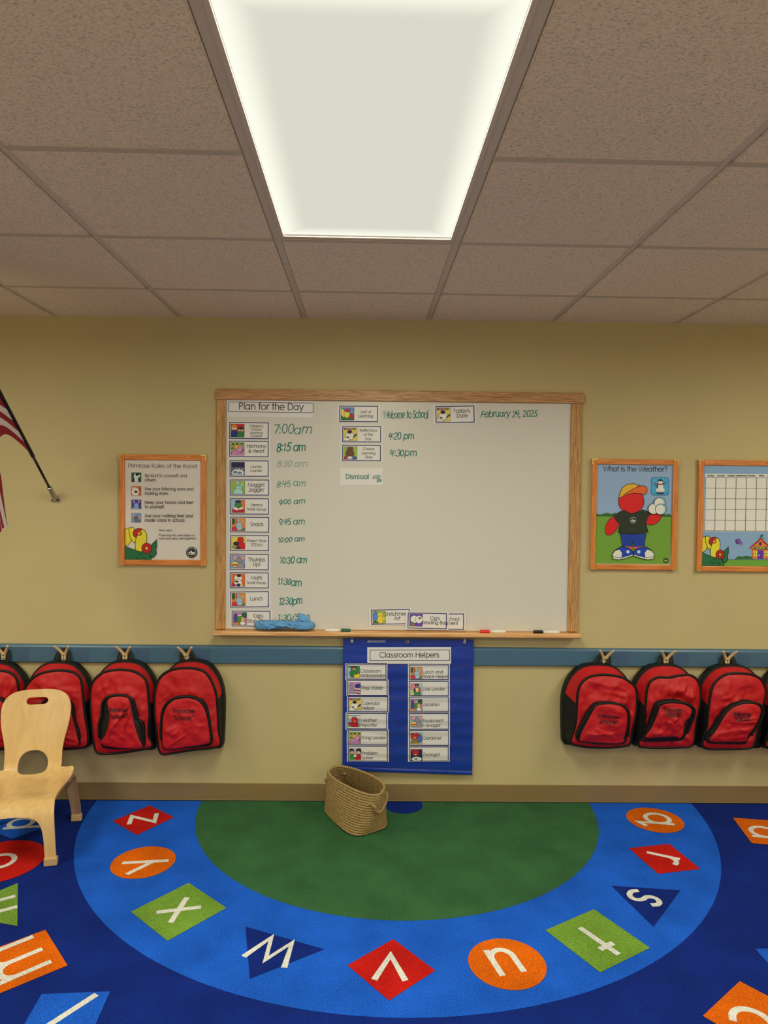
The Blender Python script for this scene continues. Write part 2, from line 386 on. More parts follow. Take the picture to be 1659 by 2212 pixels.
def make_lamp(c, r, label):
    lx, ly = c*T, row_y(r)-T
    cs, sn = math.cos(SK), math.sin(SK)
    t = thing('ceiling_light', label, 'ceiling light', (lx*cs-ly*sn, lx*sn+ly*cs, H), (0, 0, SK), 'recessed ceiling light panels')
    hx, hy = T/2-0.0135, T-0.0125
    ix, iy = 0.2785, 0.580
    f = MB()
    for q in ((-hx, -ix, -hy, hy), (ix, hx, -hy, hy), (-ix, ix, -hy, -iy), (-ix, ix, iy, hy)): f.box(q[0], q[1], q[2], q[3], -0.006, 0.02, m_frame)
    f.build('frame', t, bevel=0.0015)
    d = MB(); d.box(-ix, ix, -iy, iy, 0.002, 0.006, m_dif); d.build('diffuser', t)
    ld = bpy.data.lights.new('panel_glow', 'AREA'); ld.shape = 'RECTANGLE'; ld.size = 2*ix; ld.size_y = 2*iy; ld.energy = LAMP_W; ld.color = LAMP_COL; ld.spread = math.radians(174)
    lo = bpy.data.objects.new('panel_glow', ld); COL.objects.link(lo); lo.parent = t; lo.location = (0, 0, -0.003)
for (c, r) in LAMPS:
    side = {-4: 'left of', 0: 'straight in line with', 4: 'right of'}[c]
    if (c, r) == (0, 1): lb = 'large glowing recessed light panel in the ceiling in front of the whiteboard'
    else: lb = 'recessed ceiling light %s the whiteboard, %s' % (side, {1: 'nearest row', 5: 'middle row', 9: 'farthest row'}[r])
    make_lamp(c, r, lb)
# ================================================================== rug
NAVY, BLUE, GREEN = S((15, 36, 100), 1.25), S((27, 86, 178), 1.3), S((53, 92, 50), 1.3)
rm = {'navy': pile('navy_yarn', NAVY), 'blue': pile('blue_yarn', BLUE), 'green': pile('green_yarn', GREEN), 'red': pile('red_yarn', S((205, 30, 20), 1.7)),
      'orange': pile('orange_yarn', S((240, 106, 6), 1.75)), 'lime': pile('lime_yarn', S((124, 160, 54), 1.7)), 'white': pile('white_yarn', S((226, 218, 196), 1.3)), 'edge': mat('black_binding', (0.006, 0.006, 0.006), 0.9)}
RZ = 0.010
rg = MB()
rg.box(-2.35, 2.65, -3.3, -0.018, 0.0005, RZ, rm['navy'])
rg.box(-2.35, 2.65, -0.018, -0.0142, 0.0005, RZ+0.003, rm['edge'])
def flat(pts, c, lay): rg.add([(p[0], p[1], RZ+0.0004*lay) for p in pts], [list(range(len(pts)))], rm[c])
def arc_cut(cx, cy, r, yc, n=96):
    a = math.asin((yc-cy)/r) if abs(yc-cy) < r else 0
    return [(cx+r*math.cos(PI-a+(PI+2*a)*i/n), cy+r*math.sin(PI-a+(PI+2*a)*i/n)) for i in range(n+1)]
flat(arc_cut(0.165, 0.015, 1.478, -0.018), 'blue', 1)
flat(arc_cut(0.168, -0.032, 0.9615, -0.018), 'green', 2)
flat(arc_cut(0.2038, -0.0513, 0.0958, -0.018, 40), 'navy', 3)
def square_from(a, b, side):                        # square on edge a-b
    dx, dy = b[0]-a[0], b[1]-a[1]; nx, ny = -dy*side, dx*side
    return [a, b, (b[0]+nx, b[1]+ny), (a[0]+nx, a[1]+ny)]
RC = (0.167, -0.01)
def rug_sign(shape, c, letter, ctr=None, size=0.125, off=(0, 0)):
    flat(shape, c, 4)
    if letter is None: return
    n = len(shape)
    cx = ctr[0] if ctr else sum(p[0] for p in shape)/n; cy = ctr[1] if ctr else sum(p[1] for p in shape)/n
    u = Vector((cx-RC[0], cy-RC[1])).normalized()   # letters stand outwards
    r = Vector((u.y, -u.x))
    sts = strokes(letter)
    xs = [p[0] for st in sts for p in st]; ys = [p[1] for st in sts for p in st]
    mx, my = (min(xs)+max(xs))/2, (min(ys)+max(ys))/2
    k = size/60.0
    for q, st in enumerate(sts):
        pts = []
        for gx, gy in st:
            v = Vector((cx, cy))+r*(gx-mx)*k+u*(gy-my)*k; pts.append((v.x, v.y))
        L, R = ribbon(pts, 0.021); m = len(pts)
        rg.add([(p[0], p[1], RZ+0.0004*(5+0.2*q)) for p in L+R], [(i, i+1, m+i+1, m+i) for i in range(m-1)], rm['white'])
zl, zc, zr = zm(0, 1700, 2.9625), zm(500, 1700, 2.5136), zm(1100, 1700, 2.968)
def fl(z, *pts): return [F(*z(*p)) for p in pts]
def fmid(z, p): return F(*z(*p))
rug_sign(fl(zl, (720, 217), (958, 117), (1113, 193), (875, 306)), 'red', 'z', fmid(zl, (916, 203)))
def disc(cx, cy, r, n=48): return [(cx+r*math.cos(2*PI*i/n), cy+r*math.sin(2*PI*i/n)) for i in range(n)]
def disc_at(z, pts):                                # circle through rim points
    P = [F(*z(*p)) for p in pts]
    cx = sum(p[0] for p in P)/len(P); cy = sum(p[1] for p in P)/len(P)
    return cx, cy, sum(math.hypot(p[0]-cx, p[1]-cy) for p in P)/len(P)
cy_ = disc_at(zl, [(718, 510), (1131, 452), (960, 376), (850, 586)]); rug_sign(disc(*cy_), 'orange', 'y', fmid(zl, (935, 487)))
rug_sign(fl(zl, (837, 797), (1208, 612), (1449, 772), (1072, 984)), 'lime', 'x')
rug_sign(fl(zc, (76, 757), (503, 880), (100, 1040)), 'navy', 'w', fmid(zc, (228, 885)))
rug_sign(fl(zc, (878, 825), (1107, 995), (855, 1158), (630, 967)), 'red', 'v', fmid(zc, (862, 974)))
cu = disc_at(lambda x, y: (x, y), [(1010, 2072), (1177, 2094), (1080, 2023.5), (1118, 2136)]); rug_sign(disc(*cu), 'orange', 'u', F(1090, 2075))
rug_sign(fl(zr, (543, 782), (903, 1030), (583, 1188), (232, 917)), 'lime', 't', fmid(zr, (572, 985)))
rug_sign(fl(zr, (655, 632), (1098, 661), (925, 895)), 'navy', 's', fmid(zr, (865, 713)))
rug_sign(fl(zr, (767, 392), (1025, 363), (1226, 524), (955, 556)), 'red', 'r', fmid(zr, (985, 458)))
cq = disc_at(zr, [(750, 178), (1117, 243), (880, 130), (1000, 294)]); rug_sign(disc(*cq), 'orange', 'q', fmid(zr, (925, 208)))
# outer ring, partly out of view
A, B = F(1583, 1766), F(1624, 1821); rug_sign(square_from(A, B, 1), 'orange', 'a', F(1650, 1797))
P1, P2 = F(1631, 2049), F(1700, 2049); rug_sign([P1, F(1765, 2049), F(1735, 2165)], 'blue', 'b', F(1740, 2080))
A, B = F(1598, 2119), F(1518, 2194); rug_sign(square_from(A, B, 1), 'orange', 'c', F(1629, 2205))
rug_sign([F(112, 1781), F(27, 1812), F(-62, 1778), F(30, 1748)], 'blue', 'p', F(55, 1777), 0.115)
rug_sign(disc(*F(-2, 1860), 0.176), 'red', 'o', F(0, 1860))
rug_sign([F(38.5, 1907), F(37.5, 2000), F(-118, 1972)], 'lime', 'n', F(-8, 1958))
A, B = F(98, 2008), F(146, 2085); rug_sign(square_from(A, B, -1), 'orange', 'm', F(37, 2071), 0.15)
A, B = F(90, 2147), F(238, 2141); rug_sign(square_from(A, B, -1), 'blue', 'l', F(140, 2192), 0.15)
tag(rg.build('alphabet_rug', fix=False), 'large blue alphabet rug with a green half circle and white lettered shapes', 'rug')
# ================================================================== whiteboard
m_oak_h = wood('oak_across', S((130, 86, 44)), S((184, 136, 82)), 0, 9, 26, rings=1.2)
m_oak_v = wood('oak_upright', S((134, 90, 42)), S((186, 138, 78)), 2, 9, 26, rings=1.2)
m_oak_t = wood('oak_tray', S((186, 126, 66)), S((214, 160, 98)), 0, 7, 16)
m_melamine = mat('white_melamine', S((190, 181, 156)), 0.22, spec=0.5)
bl, br_, bt, bb = W(468, 842)[0], W(1255, 850)[0], 2.047, 0.868
wbt = thing('whiteboard', 'wide oak-framed whiteboard with green handwritten times hung on the olive wall', 'whiteboard', ((bl+br_)/2, 0, bb))
og = parent_loc(wbt)
fw = 0.050
b = MB(); b.box(bl, br_+0.012, -0.022, -0.0005, bt-0.052, bt, m_oak_h); b.build('top_rail', wbt, origin=og, bevel=0.003)
for x0, x1 in ((bl+0.004, bl+fw), (br_-0.052, br_)):
    b = MB(); b.box(x0, x1, -0.021, -0.0005, bb, bt-0.0525, m_oak_v); b.build('side_rail', wbt, origin=og, bevel=0.003)
b = MB(); b.box(bl+fw+.0005, br_-0.0525, -0.012, -0.0005, bb, bt-0.0525, m_melamine); b.build('writing_surface', wbt, origin=og)
b = MB(); b.prism([(-0.0005, bb-0.024), (-0.066, bb-0.024), (-0.072, bb-0.019), (-0.072, bb-0.005), (-0.069, bb-0.001), (-0.060, bb-0.001), (-0.055, bb-0.0055), (-0.022, bb-0.0055), (-0.0005, bb-0.0005)], bl+0.002, br_+0.001, m_oak_t, 0)
b.build('marker_tray', wbt, origin=og, bevel=0.0015)
YS = -0.0122                                        # face of the writing surface
z1, z2, z3, z4, z5 = zm(460, 830, 4.1475), zm(460, 1110, 4.1475), zm(720, 840, 3.0164), zm(780, 1290, 3.3857), zm(720, 1350, 5.184)
z6, z7 = zm(240, 960, 7.213), zm(1260, 970, 4.158)
rnd = random.Random(3)
MK = (14, 104, 84); MF = (118, 134, 112); MM = (64, 128, 104)
for z, t, x0, x1, y, h, c, wt, sl in (
    (z1, '7:00am', 540, 884, 443, 76, MK, 9, .0), (z1, '8:15 am', 567, 838, 605, 70, MK, 11, -.06), (z1, '8:30 am', 572, 843, 742, 50, MF, 8, -.03),
    (z1, '8:45 am', 567, 832, 922, 52, MM, 8, -.05), (z1, '9:00 am', 582, 825, 1080, 44, MK, 8, -.06), (z2, '9:45 am', 582, 822, 100, 52, MK, 8, -.04),
    (z2, '10:00 am', 577, 822, 258, 42, MK, 8, -.06), (z2, '10:30 am', 597, 843, 442, 58, MK, 9, .0), (z2, '11:30am', 578, 792, 632, 56, MK, 9, .06),
    (z2, '12:30pm', 588, 800, 812, 58, MK, 9, -.02), (z2, '1:30/5:00', 577, 866, 955, 52, MK, 8, .0),
    (z3, 'Welcome to School', 325, 617, 193, 48, MK, 6, -.01), (z3, 'February 24, 2025', 960, 1330, 184, 40, MK, 6, -.01),
    (z3, '4:20 pm', 358, 528, 327, 42, MK, 6.5, .0), (z3, '4:30pm', 368, 546, 438, 42, MK, 6.5, .0)):
    a = Art(z, YS); a.text(t, x0, y, h, mat('marker_%02x%02x%02x' % c, S(c), 0.5), wt*(.72 if c == MF else .9), x1=x1, slope=sl, slant=.16, jit=.075, rnd=rnd); a.build('handwriting', wbt)

# ================================================================== printed cards
m_card = mat('laminated_card', S((203, 194, 172)), 0.28, spec=0.5)
BORD = (40, 42, 88); TXT = (44, 40, 40)
SK1, SK2 = (224, 172, 120), (150, 100, 70)
# each little picture: background, then soft shapes (x, y, rx, ry, colour, turn) in the unit square
PIC = {
'kids': ((186, 38, 30), [(.25, .32, .2, .2, (214, 168, 112)), (.25, .16, .2, .1, (214, 112, 40)), (.25, .82, .27, .36, (34, 48, 96)), (.74, .46, .18, .18, (214, 168, 112)), (.74, .33, .18, .1, (60, 40, 30)), (.72, .86, .26, .3, (40, 110, 52))]),
'song': ((140, 160, 56), [(.55, .84, .5, .3, (182, 118, 150)), (.64, .48, .24, .26, (190, 126, 156)), (.42, .34, .16, .15, (226, 150, 66)), (.16, .14, .06, .04, (30, 28, 30)), (.46, .1, .06, .04, (30, 28, 30)), (.82, .12, .06, .04, (30, 28, 30)), (.13, .45, .06, .04, (60, 90, 40)), (.86, .66, .2, .02, (40, 36, 40), -55)]),
'moon': ((34, 36, 62), [(.5, .5, .5, .1, (118, 112, 132)), (.5, .84, .46, .34, (186, 190, 196)), (.3, .78, .1, .08, (96, 104, 124)), (.62, .84, .14, .08, (110, 118, 136)), (.24, .5, .05, .07, (120, 90, 84)), (.46, .48, .05, .07, (128, 98, 84)), (.7, .5, .05, .07, (108, 84, 90))]),
'blue': ((140, 164, 50), [(.46, .16, .08, .2, (146, 186, 208), -10), (.78, .28, .08, .2, (146, 186, 208), 32), (.54, .58, .26, .24, (140, 182, 208)), (.5, .9, .36, .3, (150, 190, 212))]),
'read': ((136, 172, 196), [(.84, .5, .2, .6, (216, 112, 52)), (.5, .42, .24, .3, (60, 118, 52)), (.5, .14, .22, .1, (40, 44, 78)), (.5, .84, .42, .26, (176, 36, 34)), (.34, .68, .22, .1, (216, 206, 190), 20), (.72, .66, .2, .08, (216, 206, 190), -20)]),
'meal': ((222, 124, 44), [(.12, .24, .12, .24, (52, 84, 44)), (.34, .24, .03, .3, (190, 40, 40)), (.5, .2, .06, .2, (150, 176, 196), -12), (.78, .28, .06, .2, (150, 176, 196), 38), (.55, .56, .24, .2, (146, 172, 200)), (.55, .86, .34, .2, (150, 176, 200)), (.2, .86, .2, .16, (190, 44, 60)), (.86, .9, .12, .1, (78, 128, 66)), (.5, .98, .5, .04, (180, 36, 40))]),
'bake': ((230, 186, 70), [(.66, .26, .22, .24, (186, 36, 32)), (.72, .78, .34, .34, (186, 32, 30)), (.34, .56, .2, .16, (46, 40, 44)), (.2, .86, .2, .06, (90, 130, 60), 35), (.5, .92, .16, .14, (52, 44, 40))]),
'ball': ((112, 148, 178), [(.28, .2, .18, .18, (196, 142, 140)), (.82, .2, .18, .18, (196, 142, 140)), (.56, .44, .24, .26, (134, 126, 120)), (.64, .86, .32, .3, (138, 130, 122)), (.26, .7, .24, .2, (224, 190, 84)), (.26, .74, .22, .06, (186, 66, 60))]),
'spot': ((206, 96, 44), [(.5, .34, .28, .26, (216, 206, 190)), (.56, .14, .14, .1, (40, 36, 36)), (.5, .72, .28, .3, (214, 204, 190)), (.4, .6, .1, .06, (40, 36, 36)), (.5, .92, .4, .12, (110, 136, 166)), (.16, .86, .12, .12, (180, 40, 44)), (.76, .9, .1, .08, (226, 200, 90)), (.54, .86, .1, .1, (36, 36, 42))]),
'tale': ((170, 104, 150), [(.82, .2, .18, .22, (40, 84, 52)), (.16, .5, .14, .4, (74, 66, 110)), (.48, .56, .17, .3, (70, 124, 56)), (.48, .24, .14, .05, (214, 206, 196)), (.7, .6, .12, .24, (206, 170, 70)), (.7, .86, .2, .14, (216, 206, 192)), (.22, .9, .26, .1, (196, 120, 56))]),
'bird': ((92, 130, 170), [(.3, .8, .7, .3, (50, 104, 50)), (.16, .42, .16, .34, (224, 196, 84), -20), (.46, .5, .2, .3, (232, 200, 74)), (.5, .24, .2, .13, (190, 44, 52)), (.8, .68, .15, .17, (180, 40, 44)), (.85, .34, .18, .1, (110, 150, 184), 30)]),
'date': ((226, 180, 76), [(.08, .08, .08, .08, (186, 40, 40)), (.3, .08, .09, .08, (96, 130, 170)), (.54, .08, .09, .08, (210, 110, 50)), (.78, .08, .09, .08, (92, 130, 60)), (.46, .62, .32, .28, (224, 214, 198)), (.44, .32, .15, .12, (36, 32, 34)), (.2, .9, .24, .14, (220, 210, 196)), (.84, .6, .18, .05, (40, 34, 34), -40), (.3, .74, .06, .05, (52, 46, 46))]),
'brown': ((140, 164, 52), [(.48, .2, .22, .2, (104, 68, 44)), (.46, .56, .3, .34, (98, 62, 40)), (.5, .9, .5, .16, (52, 78, 130)), (.14, .9, .14, .12, (160, 40, 44)), (.46, .86, .2, .1, (212, 208, 200))]),
'paint': ((142, 162, 58), [(.18, .44, .18, .4, (78, 120, 170), 10), (.6, .32, .2, .2, (224, 188, 60)), (.62, .68, .24, .3, (222, 184, 54)), (.86, .6, .1, .14, (222, 186, 56)), (.16, .88, .14, .03, (40, 34, 30), -40), (.3, .9, .14, .03, (40, 34, 30), 40)]),
'book': ((100, 62, 142), [(.34, .44, .26, .3, (212, 204, 192)), (.72, .44, .26, .3, (212, 204, 192)), (.78, .34, .1, .06, (120, 84, 70)), (.22, .82, .12, .18, (74, 130, 60)), (.34, .9, .06, .1, (200, 70, 60))]),
'hug': ((52, 112, 56), [(.1, .6, .18, .5, (150, 170, 190)), (.5, .12, .2, .1, (62, 42, 36)), (.5, .3, .17, .16, (180, 128, 90)), (.4, .62, .26, .3, (40, 112, 54)), (.76, .84, .26, .24, (226, 180, 40)), (.72, .66, .12, .04, (52, 40, 34), -30)]),
'banner': ((186, 118, 158), [(.22, .34, .13, .3, (134, 128, 128)), (.24, .8, .22, .24, (140, 132, 130)), (.76, .3, .24, .18, (40, 52, 104), -15), (.74, .56, .28, .05, (214, 204, 194), 8), (.76, .68, .28, .05, (150, 42, 52), 10), (.78, .8, .26, .05, (214, 204, 194), 12), (.84, .92, .2, .04, (150, 42, 52), 12)]),
'rain': ((142, 166, 186), [(.16, .16, .2, .12, (222, 190, 120)), (.84, .16, .2, .1, (220, 214, 206)), (.5, .9, .6, .2, (110, 146, 74)), (.56, .4, .26, .24, (176, 34, 38)), (.55, .8, .32, .28, (158, 28, 38)), (.18, .7, .14, .12, (164, 30, 40)), (.56, .5, .1, .08, (220, 110, 50))]),
'pals': ((148, 166, 186), [(.18, .24, .2, .18, (44, 34, 32)), (.22, .38, .15, .15, (206, 150, 108)), (.8, .22, .22, .18, (36, 30, 32)), (.76, .38, .16, .15, (216, 150, 96)), (.22, .82, .26, .34, (60, 120, 50)), (.76, .84, .26, .34, (160, 34, 40)), (.48, .64, .12, .1, (226, 200, 170))]),
'walk': ((158, 172, 196), [(.24, .3, .26, .28, (206, 120, 124)), (.12, .84, .2, .3, (170, 190, 90)), (.54, .12, .16, .13, (44, 36, 34)), (.54, .24, .12, .12, (146, 100, 72)), (.54, .56, .18, .2, (226, 196, 120)), (.76, .58, .09, .24, (196, 50, 46)), (.36, .6, .07, .22, (50, 50, 62)), (.6, .84, .28, .14, (60, 118, 62))]),
'plant': ((138, 170, 202), [(.14, .14, .1, .1, (162, 36, 40)), (.52, .14, .1, .1, (162, 36, 40)), (.34, .34, .3, .26, (178, 38, 38)), (.36, .42, .12, .1, (222, 120, 56)), (.36, .8, .32, .22, (120, 110, 60)), (.8, .5, .2, .3, (72, 92, 150)), (.72, .2, .08, .1, (160, 40, 48)), (.5, .96, .46, .06, (196, 140, 70))]),
'night': ((36, 40, 72), [(.4, .16, .34, .18, (150, 30, 40)), (.44, .36, .26, .22, (172, 34, 38)), (.42, .46, .1, .1, (226, 120, 60)), (.52, .84, .42, .2, (186, 192, 200)), (.46, .84, .1, .06, (120, 96, 70))])}
def make_card(name, z, bd, pic, lines, label, cat, group, y, pad=None, tilt=0.0, paper=None, hidden=0.0, cap=None, left=None, fit=None, depth=0.0007, ink_c=TXT, wt=None):
    """bd = printed border (x0, y0, x1, y1); lines = [(text, x centre or left, baseline, cap height)]"""
    x0, y0, x1, y1 = bd; mx, my = (x0+x1)/2, (y0+y1)/2
    def M(x, yy):                                   # turn with the card about its centre
        return z(mx+(x-mx)-(yy-my)*tilt, my+(yy-my)+(x-mx)*tilt)
    cx, cz = W(*M(mx, my), y)
    t = thing(name, label, cat, (cx, y, cz), (0, 0, 0), group)
    if paper is None:
        l, tp, r, bt_ = pad; paper = (x0-l, y0-tp, x1+r, y1+bt_)
    px0, py0, px1, py1 = paper
    q = [W(*M(*p), y) for p in ((px0, py0), (px1, py0), (px1, py1), (px0, py1))]
    b = MB(); b.prism(q, y-depth, y, m_card); b.build('card_sheet', t, origin=(cx, y, cz))
    a = Art(M, y-depth-0.00005)
    if bd and group != 'plain':
        lw = (y1-y0)*0.027
        a.k += 1
        a.rect(x0-lw, y0-lw, x1+lw, y0+lw, BORD); a.rect(x0-lw, y1-lw, x1+lw, y1+lw, BORD)
        a.rect(x0-lw, y0+lw, x0+lw, y1-lw, BORD); a.rect(x1-lw, y0+lw, x1+lw, y1-lw, BORD)
        a.build('printed_border', t)
    a = Art(M, y-depth-0.0001)
    if pic:
        nm, a0, b0, a1, b1 = pic
        bg, sh = PIC[nm]
        p = Art(M, y-depth-0.0001); w_, h_ = a1-a0, b1-b0
        p.rect(a0, b0, a1, b1, (60, 54, 56)); e = 0.02*w_; p.rect(a0+e, b0+e, a1-e, b1-e, bg)
        for s in sh:
            sx, sy, rx, ry, c = s[:5]; ro = s[5] if len(s) > 5 else 0; an = math.radians(ro); n = 22
            for grow, cc in ((1.0+0.025/max(rx, ry), (58, 50, 48)), (1.0, c)):
                pts = []
                for i in range(n):
                    ex, ey = rx*grow*math.cos(2*PI*i/n), ry*grow*math.sin(2*PI*i/n)
                    ux = sx+ex*math.cos(an)-ey*math.sin(an); uy = sy+ex*math.sin(an)+ey*math.cos(an)
                    pts.append((a0+w_*min(.98, max(.02, ux)), b0+h_*min(.98, max(.02, uy))))
                p.poly(pts, cc)
        p.build('picture', t)
    if lines:
        for ln in lines:
            tx, lx, ly, cp_ = ln[:4]
            a.k = 1
            a.text(tx, lx, ly, cp_, ink_c, (wt or cp_*0.135), align='l' if left else 'c', x1=ln[4] if len(ln) > 4 else None)
        a.build('lettering', t)
    return t
PADB = (16, 8, 20, 10)
make_card('header_card', z1, (140, 164, 898, 250), None, [('Plan for the Day', 522, 228, 57)], 'long white card titled Plan for the Day at the top left of the whiteboard', 'sign', 'whiteboard cards', YS-.0002, paper=(128, 148, 902, 296), tilt=.014, wt=7)
def sched(z, bd, pic, lines, tilt, lab, yd=0.0, paper=None):
    x0, y0, x1, y1 = bd; ph = y1-y0
    pc = (pic, x0+10, y0+.075*ph, x0+10+122, y1-.075*ph) if pic else None
    return make_card('schedule_card', z, bd, pc, lines, lab, 'card', 'daily schedule cards', YS-.0002-yd, pad=(14, 8, 20, 10), paper=paper, tilt=tilt)
L4 = 'in the left column on the whiteboard'
sched(z1, (150, 345, 496, 487), 'kids', [("Children's", 388, 385, 21), ('Choice', 388, 415, 21), ('Learning', 388, 445, 21), ('Centers', 388, 473, 21)], .012, 'white card reading Children\'s Choice Learning Centers, topmost schedule card in the left column')
sched(z1, (150, 511, 496, 649), 'song', [('Harmony', 390, 568, 30), ('& Heart', 390, 613, 30)], .008, 'white card reading Harmony & Heart with a lime and pink picture on the whiteboard')
sched(z1, (153, 687, 496, 824), 'moon', [('Mucho', 388, 750, 23), ('Mundo', 388, 786, 23)], .003, 'white card reading Mucho Mundo with a dark night sky picture on the whiteboard')
sched(z1, (155, 858, 500, 993), 'blue', [("Noggin'", 390, 917, 32), ("Joggin'", 390, 961, 32)], .002, 'white card reading Noggin\' Joggin\' with a pale blue picture on lime')
sched(z1, (155, 1026, 498, 1163), 'read', [('Literacy', 392, 1092, 22), ('Small Group', 392, 1130, 22)], .006, 'white card reading Literacy Small Group with a red book picture on the whiteboard')
sched(z2, (158, 31, 500, 163), 'meal', [('Snack', 394, 108, 31)], .012, 'white card reading Snack with an orange picture in the left column')
sched(z2, (157, 195, 499, 328), 'bake', [('Project Time:', 393, 252, 22), ('STEAM', 392, 290, 24)], .006, 'white card reading Project Time: STEAM with a yellow and red picture')
sched(z2, (155, 362, 497, 500), 'ball', [('Thumbs', 392, 424, 31), ('Up!', 392, 467, 31)], .014, 'white card reading Thumbs Up! with a grey and pink picture on blue')
sched(z2, (155, 528, 497, 663), 'spot', [('Math', 391, 588, 31), ('Small Group', 391, 627, 22)], .006, 'white card reading Math Small Group with an orange picture on the whiteboard')
sched(z2, (159, 698, 498, 834), 'meal', [('Lunch', 392, 775, 31)], -.012, 'white card reading Lunch, tilted slightly up at its right end')
sched(z2, (172, 872, 511, 1006), 'tale', [("Og's", 406, 928, 30), ('Story Time', 405, 974, 30)], .006, 'lowest white schedule card reading Story Time, half hidden by the blue cloth', paper=(156, 860, 531, 1019))
def sched2(bd, pic, lines, tilt, lab, paper=None, z=z1):
    x0, y0, x1, y1 = bd; h = y1-y0
    make_card('schedule_card', z, bd, (pic, x0+.028*(x1-x0), y0+.075*h, x0+.385*(x1-x0), y1-.075*h), lines, lab, 'card', 'daily schedule cards', YS-.0002, pad=(20, 8, 22, 10), paper=paper, tilt=tilt)
sched2((1135, 197, 1475, 335), 'bird', [('Unit of', 1370, 260, 24), ('Learning', 1370, 297, 24)], .004, 'white card reading Unit of Learning at the top of the whiteboard\'s second column')
sched2((1162, 379, 1502, 517), 'date', [('Reflections', 1392, 424, 23), ('of the', 1392, 462, 23), ('Day', 1392, 500, 23)], .003, 'white card reading Reflections of the Day beside the time 4:20 pm')
sched2((1162, 548, 1500, 685), 'brown', [('Choice', 1395, 590, 23), ('Learning', 1395, 628, 23), ('Time', 1395, 665, 23)], .003, 'white card reading Choice Learning Time beside the time 4:30 pm')
x0, y0, x1, y1 = 668, 114, 917, 219
make_card('schedule_card', z3, (x0, y0, x1, y1), ('date', x0+7, y0+8, x0+95, y1-8), [("Today's", 838, 155, 23), ('Date', 840, 187, 23)], 'tilted white card reading Today\'s Date beside the handwritten February date', 'card', 'daily schedule cards', YS-.0002, pad=(15, 7, 15, 8), tilt=-.022)
t = make_card('note_card', z1, (1140, 750, 1520, 906), None, [('Dismissal', 1190, 848, 40, 1398)], 'white card with Dismissal handwritten in green marker on the whiteboard', 'card', 'plain', YS-.0002, pad=(0, 0, 0, 0), left=True, ink_c=MK, wt=6)
del t['group']
a = Art(z1, YS-.0012); a.text('6:00', 1430, 845, 30, MK, 5, x1=1500, jit=.05, rnd=rnd); a.text('pm', 1467, 873, 26, MK, 5, x1=1514, jit=.05, rnd=rnd); a.build('handwriting', t)
# three loose cards standing on the tray
x0, y0, x1, y1 = 76, 92, 352, 196
make_card('activity_card', z4, (x0, y0, x1, y1), ('paint', x0+8, y0+7, x0+103, y1-5), [('Enrichment', 262, 135, 25), ('Art', 264, 168, 25)], 'white card reading Enrichment Art with a yellow and lime picture above the tray', 'card', 'loose cards above the tray', YS-.0025, pad=(18, 8, 12, 10), tilt=-.022)
x0, y0, x1, y1 = 470, 122, 750, 234
make_card('activity_card', z4, (x0, y0, x1, y1), None, [('School', 668, 171, 24), ('Event', 668, 201, 24)], 'white card reading School Event, mostly hidden behind a card with a purple picture', 'card', 'loose cards above the tray', YS-.004, pad=(16, 12, 18, 9), tilt=.004)
x0, y0, x1, y1 = 344, 118, 624, 228
make_card('activity_card', z4, (x0, y0, x1, y1), ('book', x0+10, y0+5, x0+106, y1-12), [("Og's", 540, 165, 24), ('Reading Bag', 538, 196, 24)], 'white card with a purple picture reading Reading Bag, standing on the oak tray', 'card', 'loose cards above the tray', YS-.008, pad=(18, 10, 16, 10), tilt=.022)
# ================================================================== markers and cloth on the tray
def marker(pxa, pxb, py, capside, cap_c, label):
    x0 = W(pxa, py, -.055)[0]; x1 = W(pxb, py, -.055)[0]; r = 0.0085; zc = bb-0.0055+r+.0003
    t = thing('dry_erase_marker', label, 'marker', ((x0+x1)/2, -0.045, zc-r), (0, 0, random.uniform(-.02, .02)), 'dry erase markers on the tray')
    hw = (x1-x0)/2; s = capside
    mw = mat('marker_barrel', S((222, 214, 190)), 0.35); mc = mat('marker_cap_%02x%02x%02x' % cap_c, S(cap_c), 0.3)
    b = MB(); b.tube([(-s*hw*x, 0, r) for x in (1.0, .985, .3, .25, -.2)], [r*.8, r, r, r*.95, r*.8], mw, 14); b.build('barrel', t, smooth=True)
    b = MB(); b.tube([(s*hw*x, 0, r) for x in (.28, .29, .97, 1.0)], [r*1.02, r*1.1, r*1.0, r*.7], mc, 14); b.build('cap', t, smooth=True)
marker(702, 757, 1358, 1, (24, 84, 52), 'white marker with a green cap lying on the tray right of the blue cloth')
marker(1038, 1093, 1362, -1, (206, 44, 30), 'white marker with a red cap lying on the oak tray')
marker(1153, 1209, 1363, -1, (22, 20, 20), 'white marker with a black cap near the right end of the tray')
m_cloth = mat('blue_microfibre', S((98, 146, 188)), 0.95, spec=0.1, bump=0.5, bscale=260, var=0.12, vscale=40)
cx, cz = W(613, 1362, -.05); tz = bb-0.0055
cl = thing('cleaning_cloth', 'crumpled light blue cloth lying on the left end of the oak tray', 'cloth', (cx, -.05, tz))
def zo(pts, y): return [W(*z2(*p), y) for p in pts]
def smooth_loop(pts, k=4):
    n = len(pts); out = []
    for i in range(n):
        p0, p1, p2, p3 = pts[i-1], pts[i], pts[(i+1) % n], pts[(i+2) % n]
        for j in range(k):
            t = j/k
            out.append(tuple(0.5*((2*p1[c])+(-p0[c]+p2[c])*t+(2*p0[c]-5*p1[c]+4*p2[c]-p3[c])*t*t+(-p0[c]+3*p1[c]-3*p2[c]+p3[c])*t**3) for c in range(2)))
    return out
def cl_disp(seed, amp, sc_):
    def f(x, z, s):
        r = 1-min(1, abs(noise.noise((x*sc_*.9+seed, z*sc_*2.2+x*8, seed)))*2.2)
        return (amp*noise.fractal((x*sc_+seed, z*sc_*1.3, seed*2.1), 0.7, 2.0, 4)-amp*.9*r*r)*(1-s**6)
    return f
b = MB()
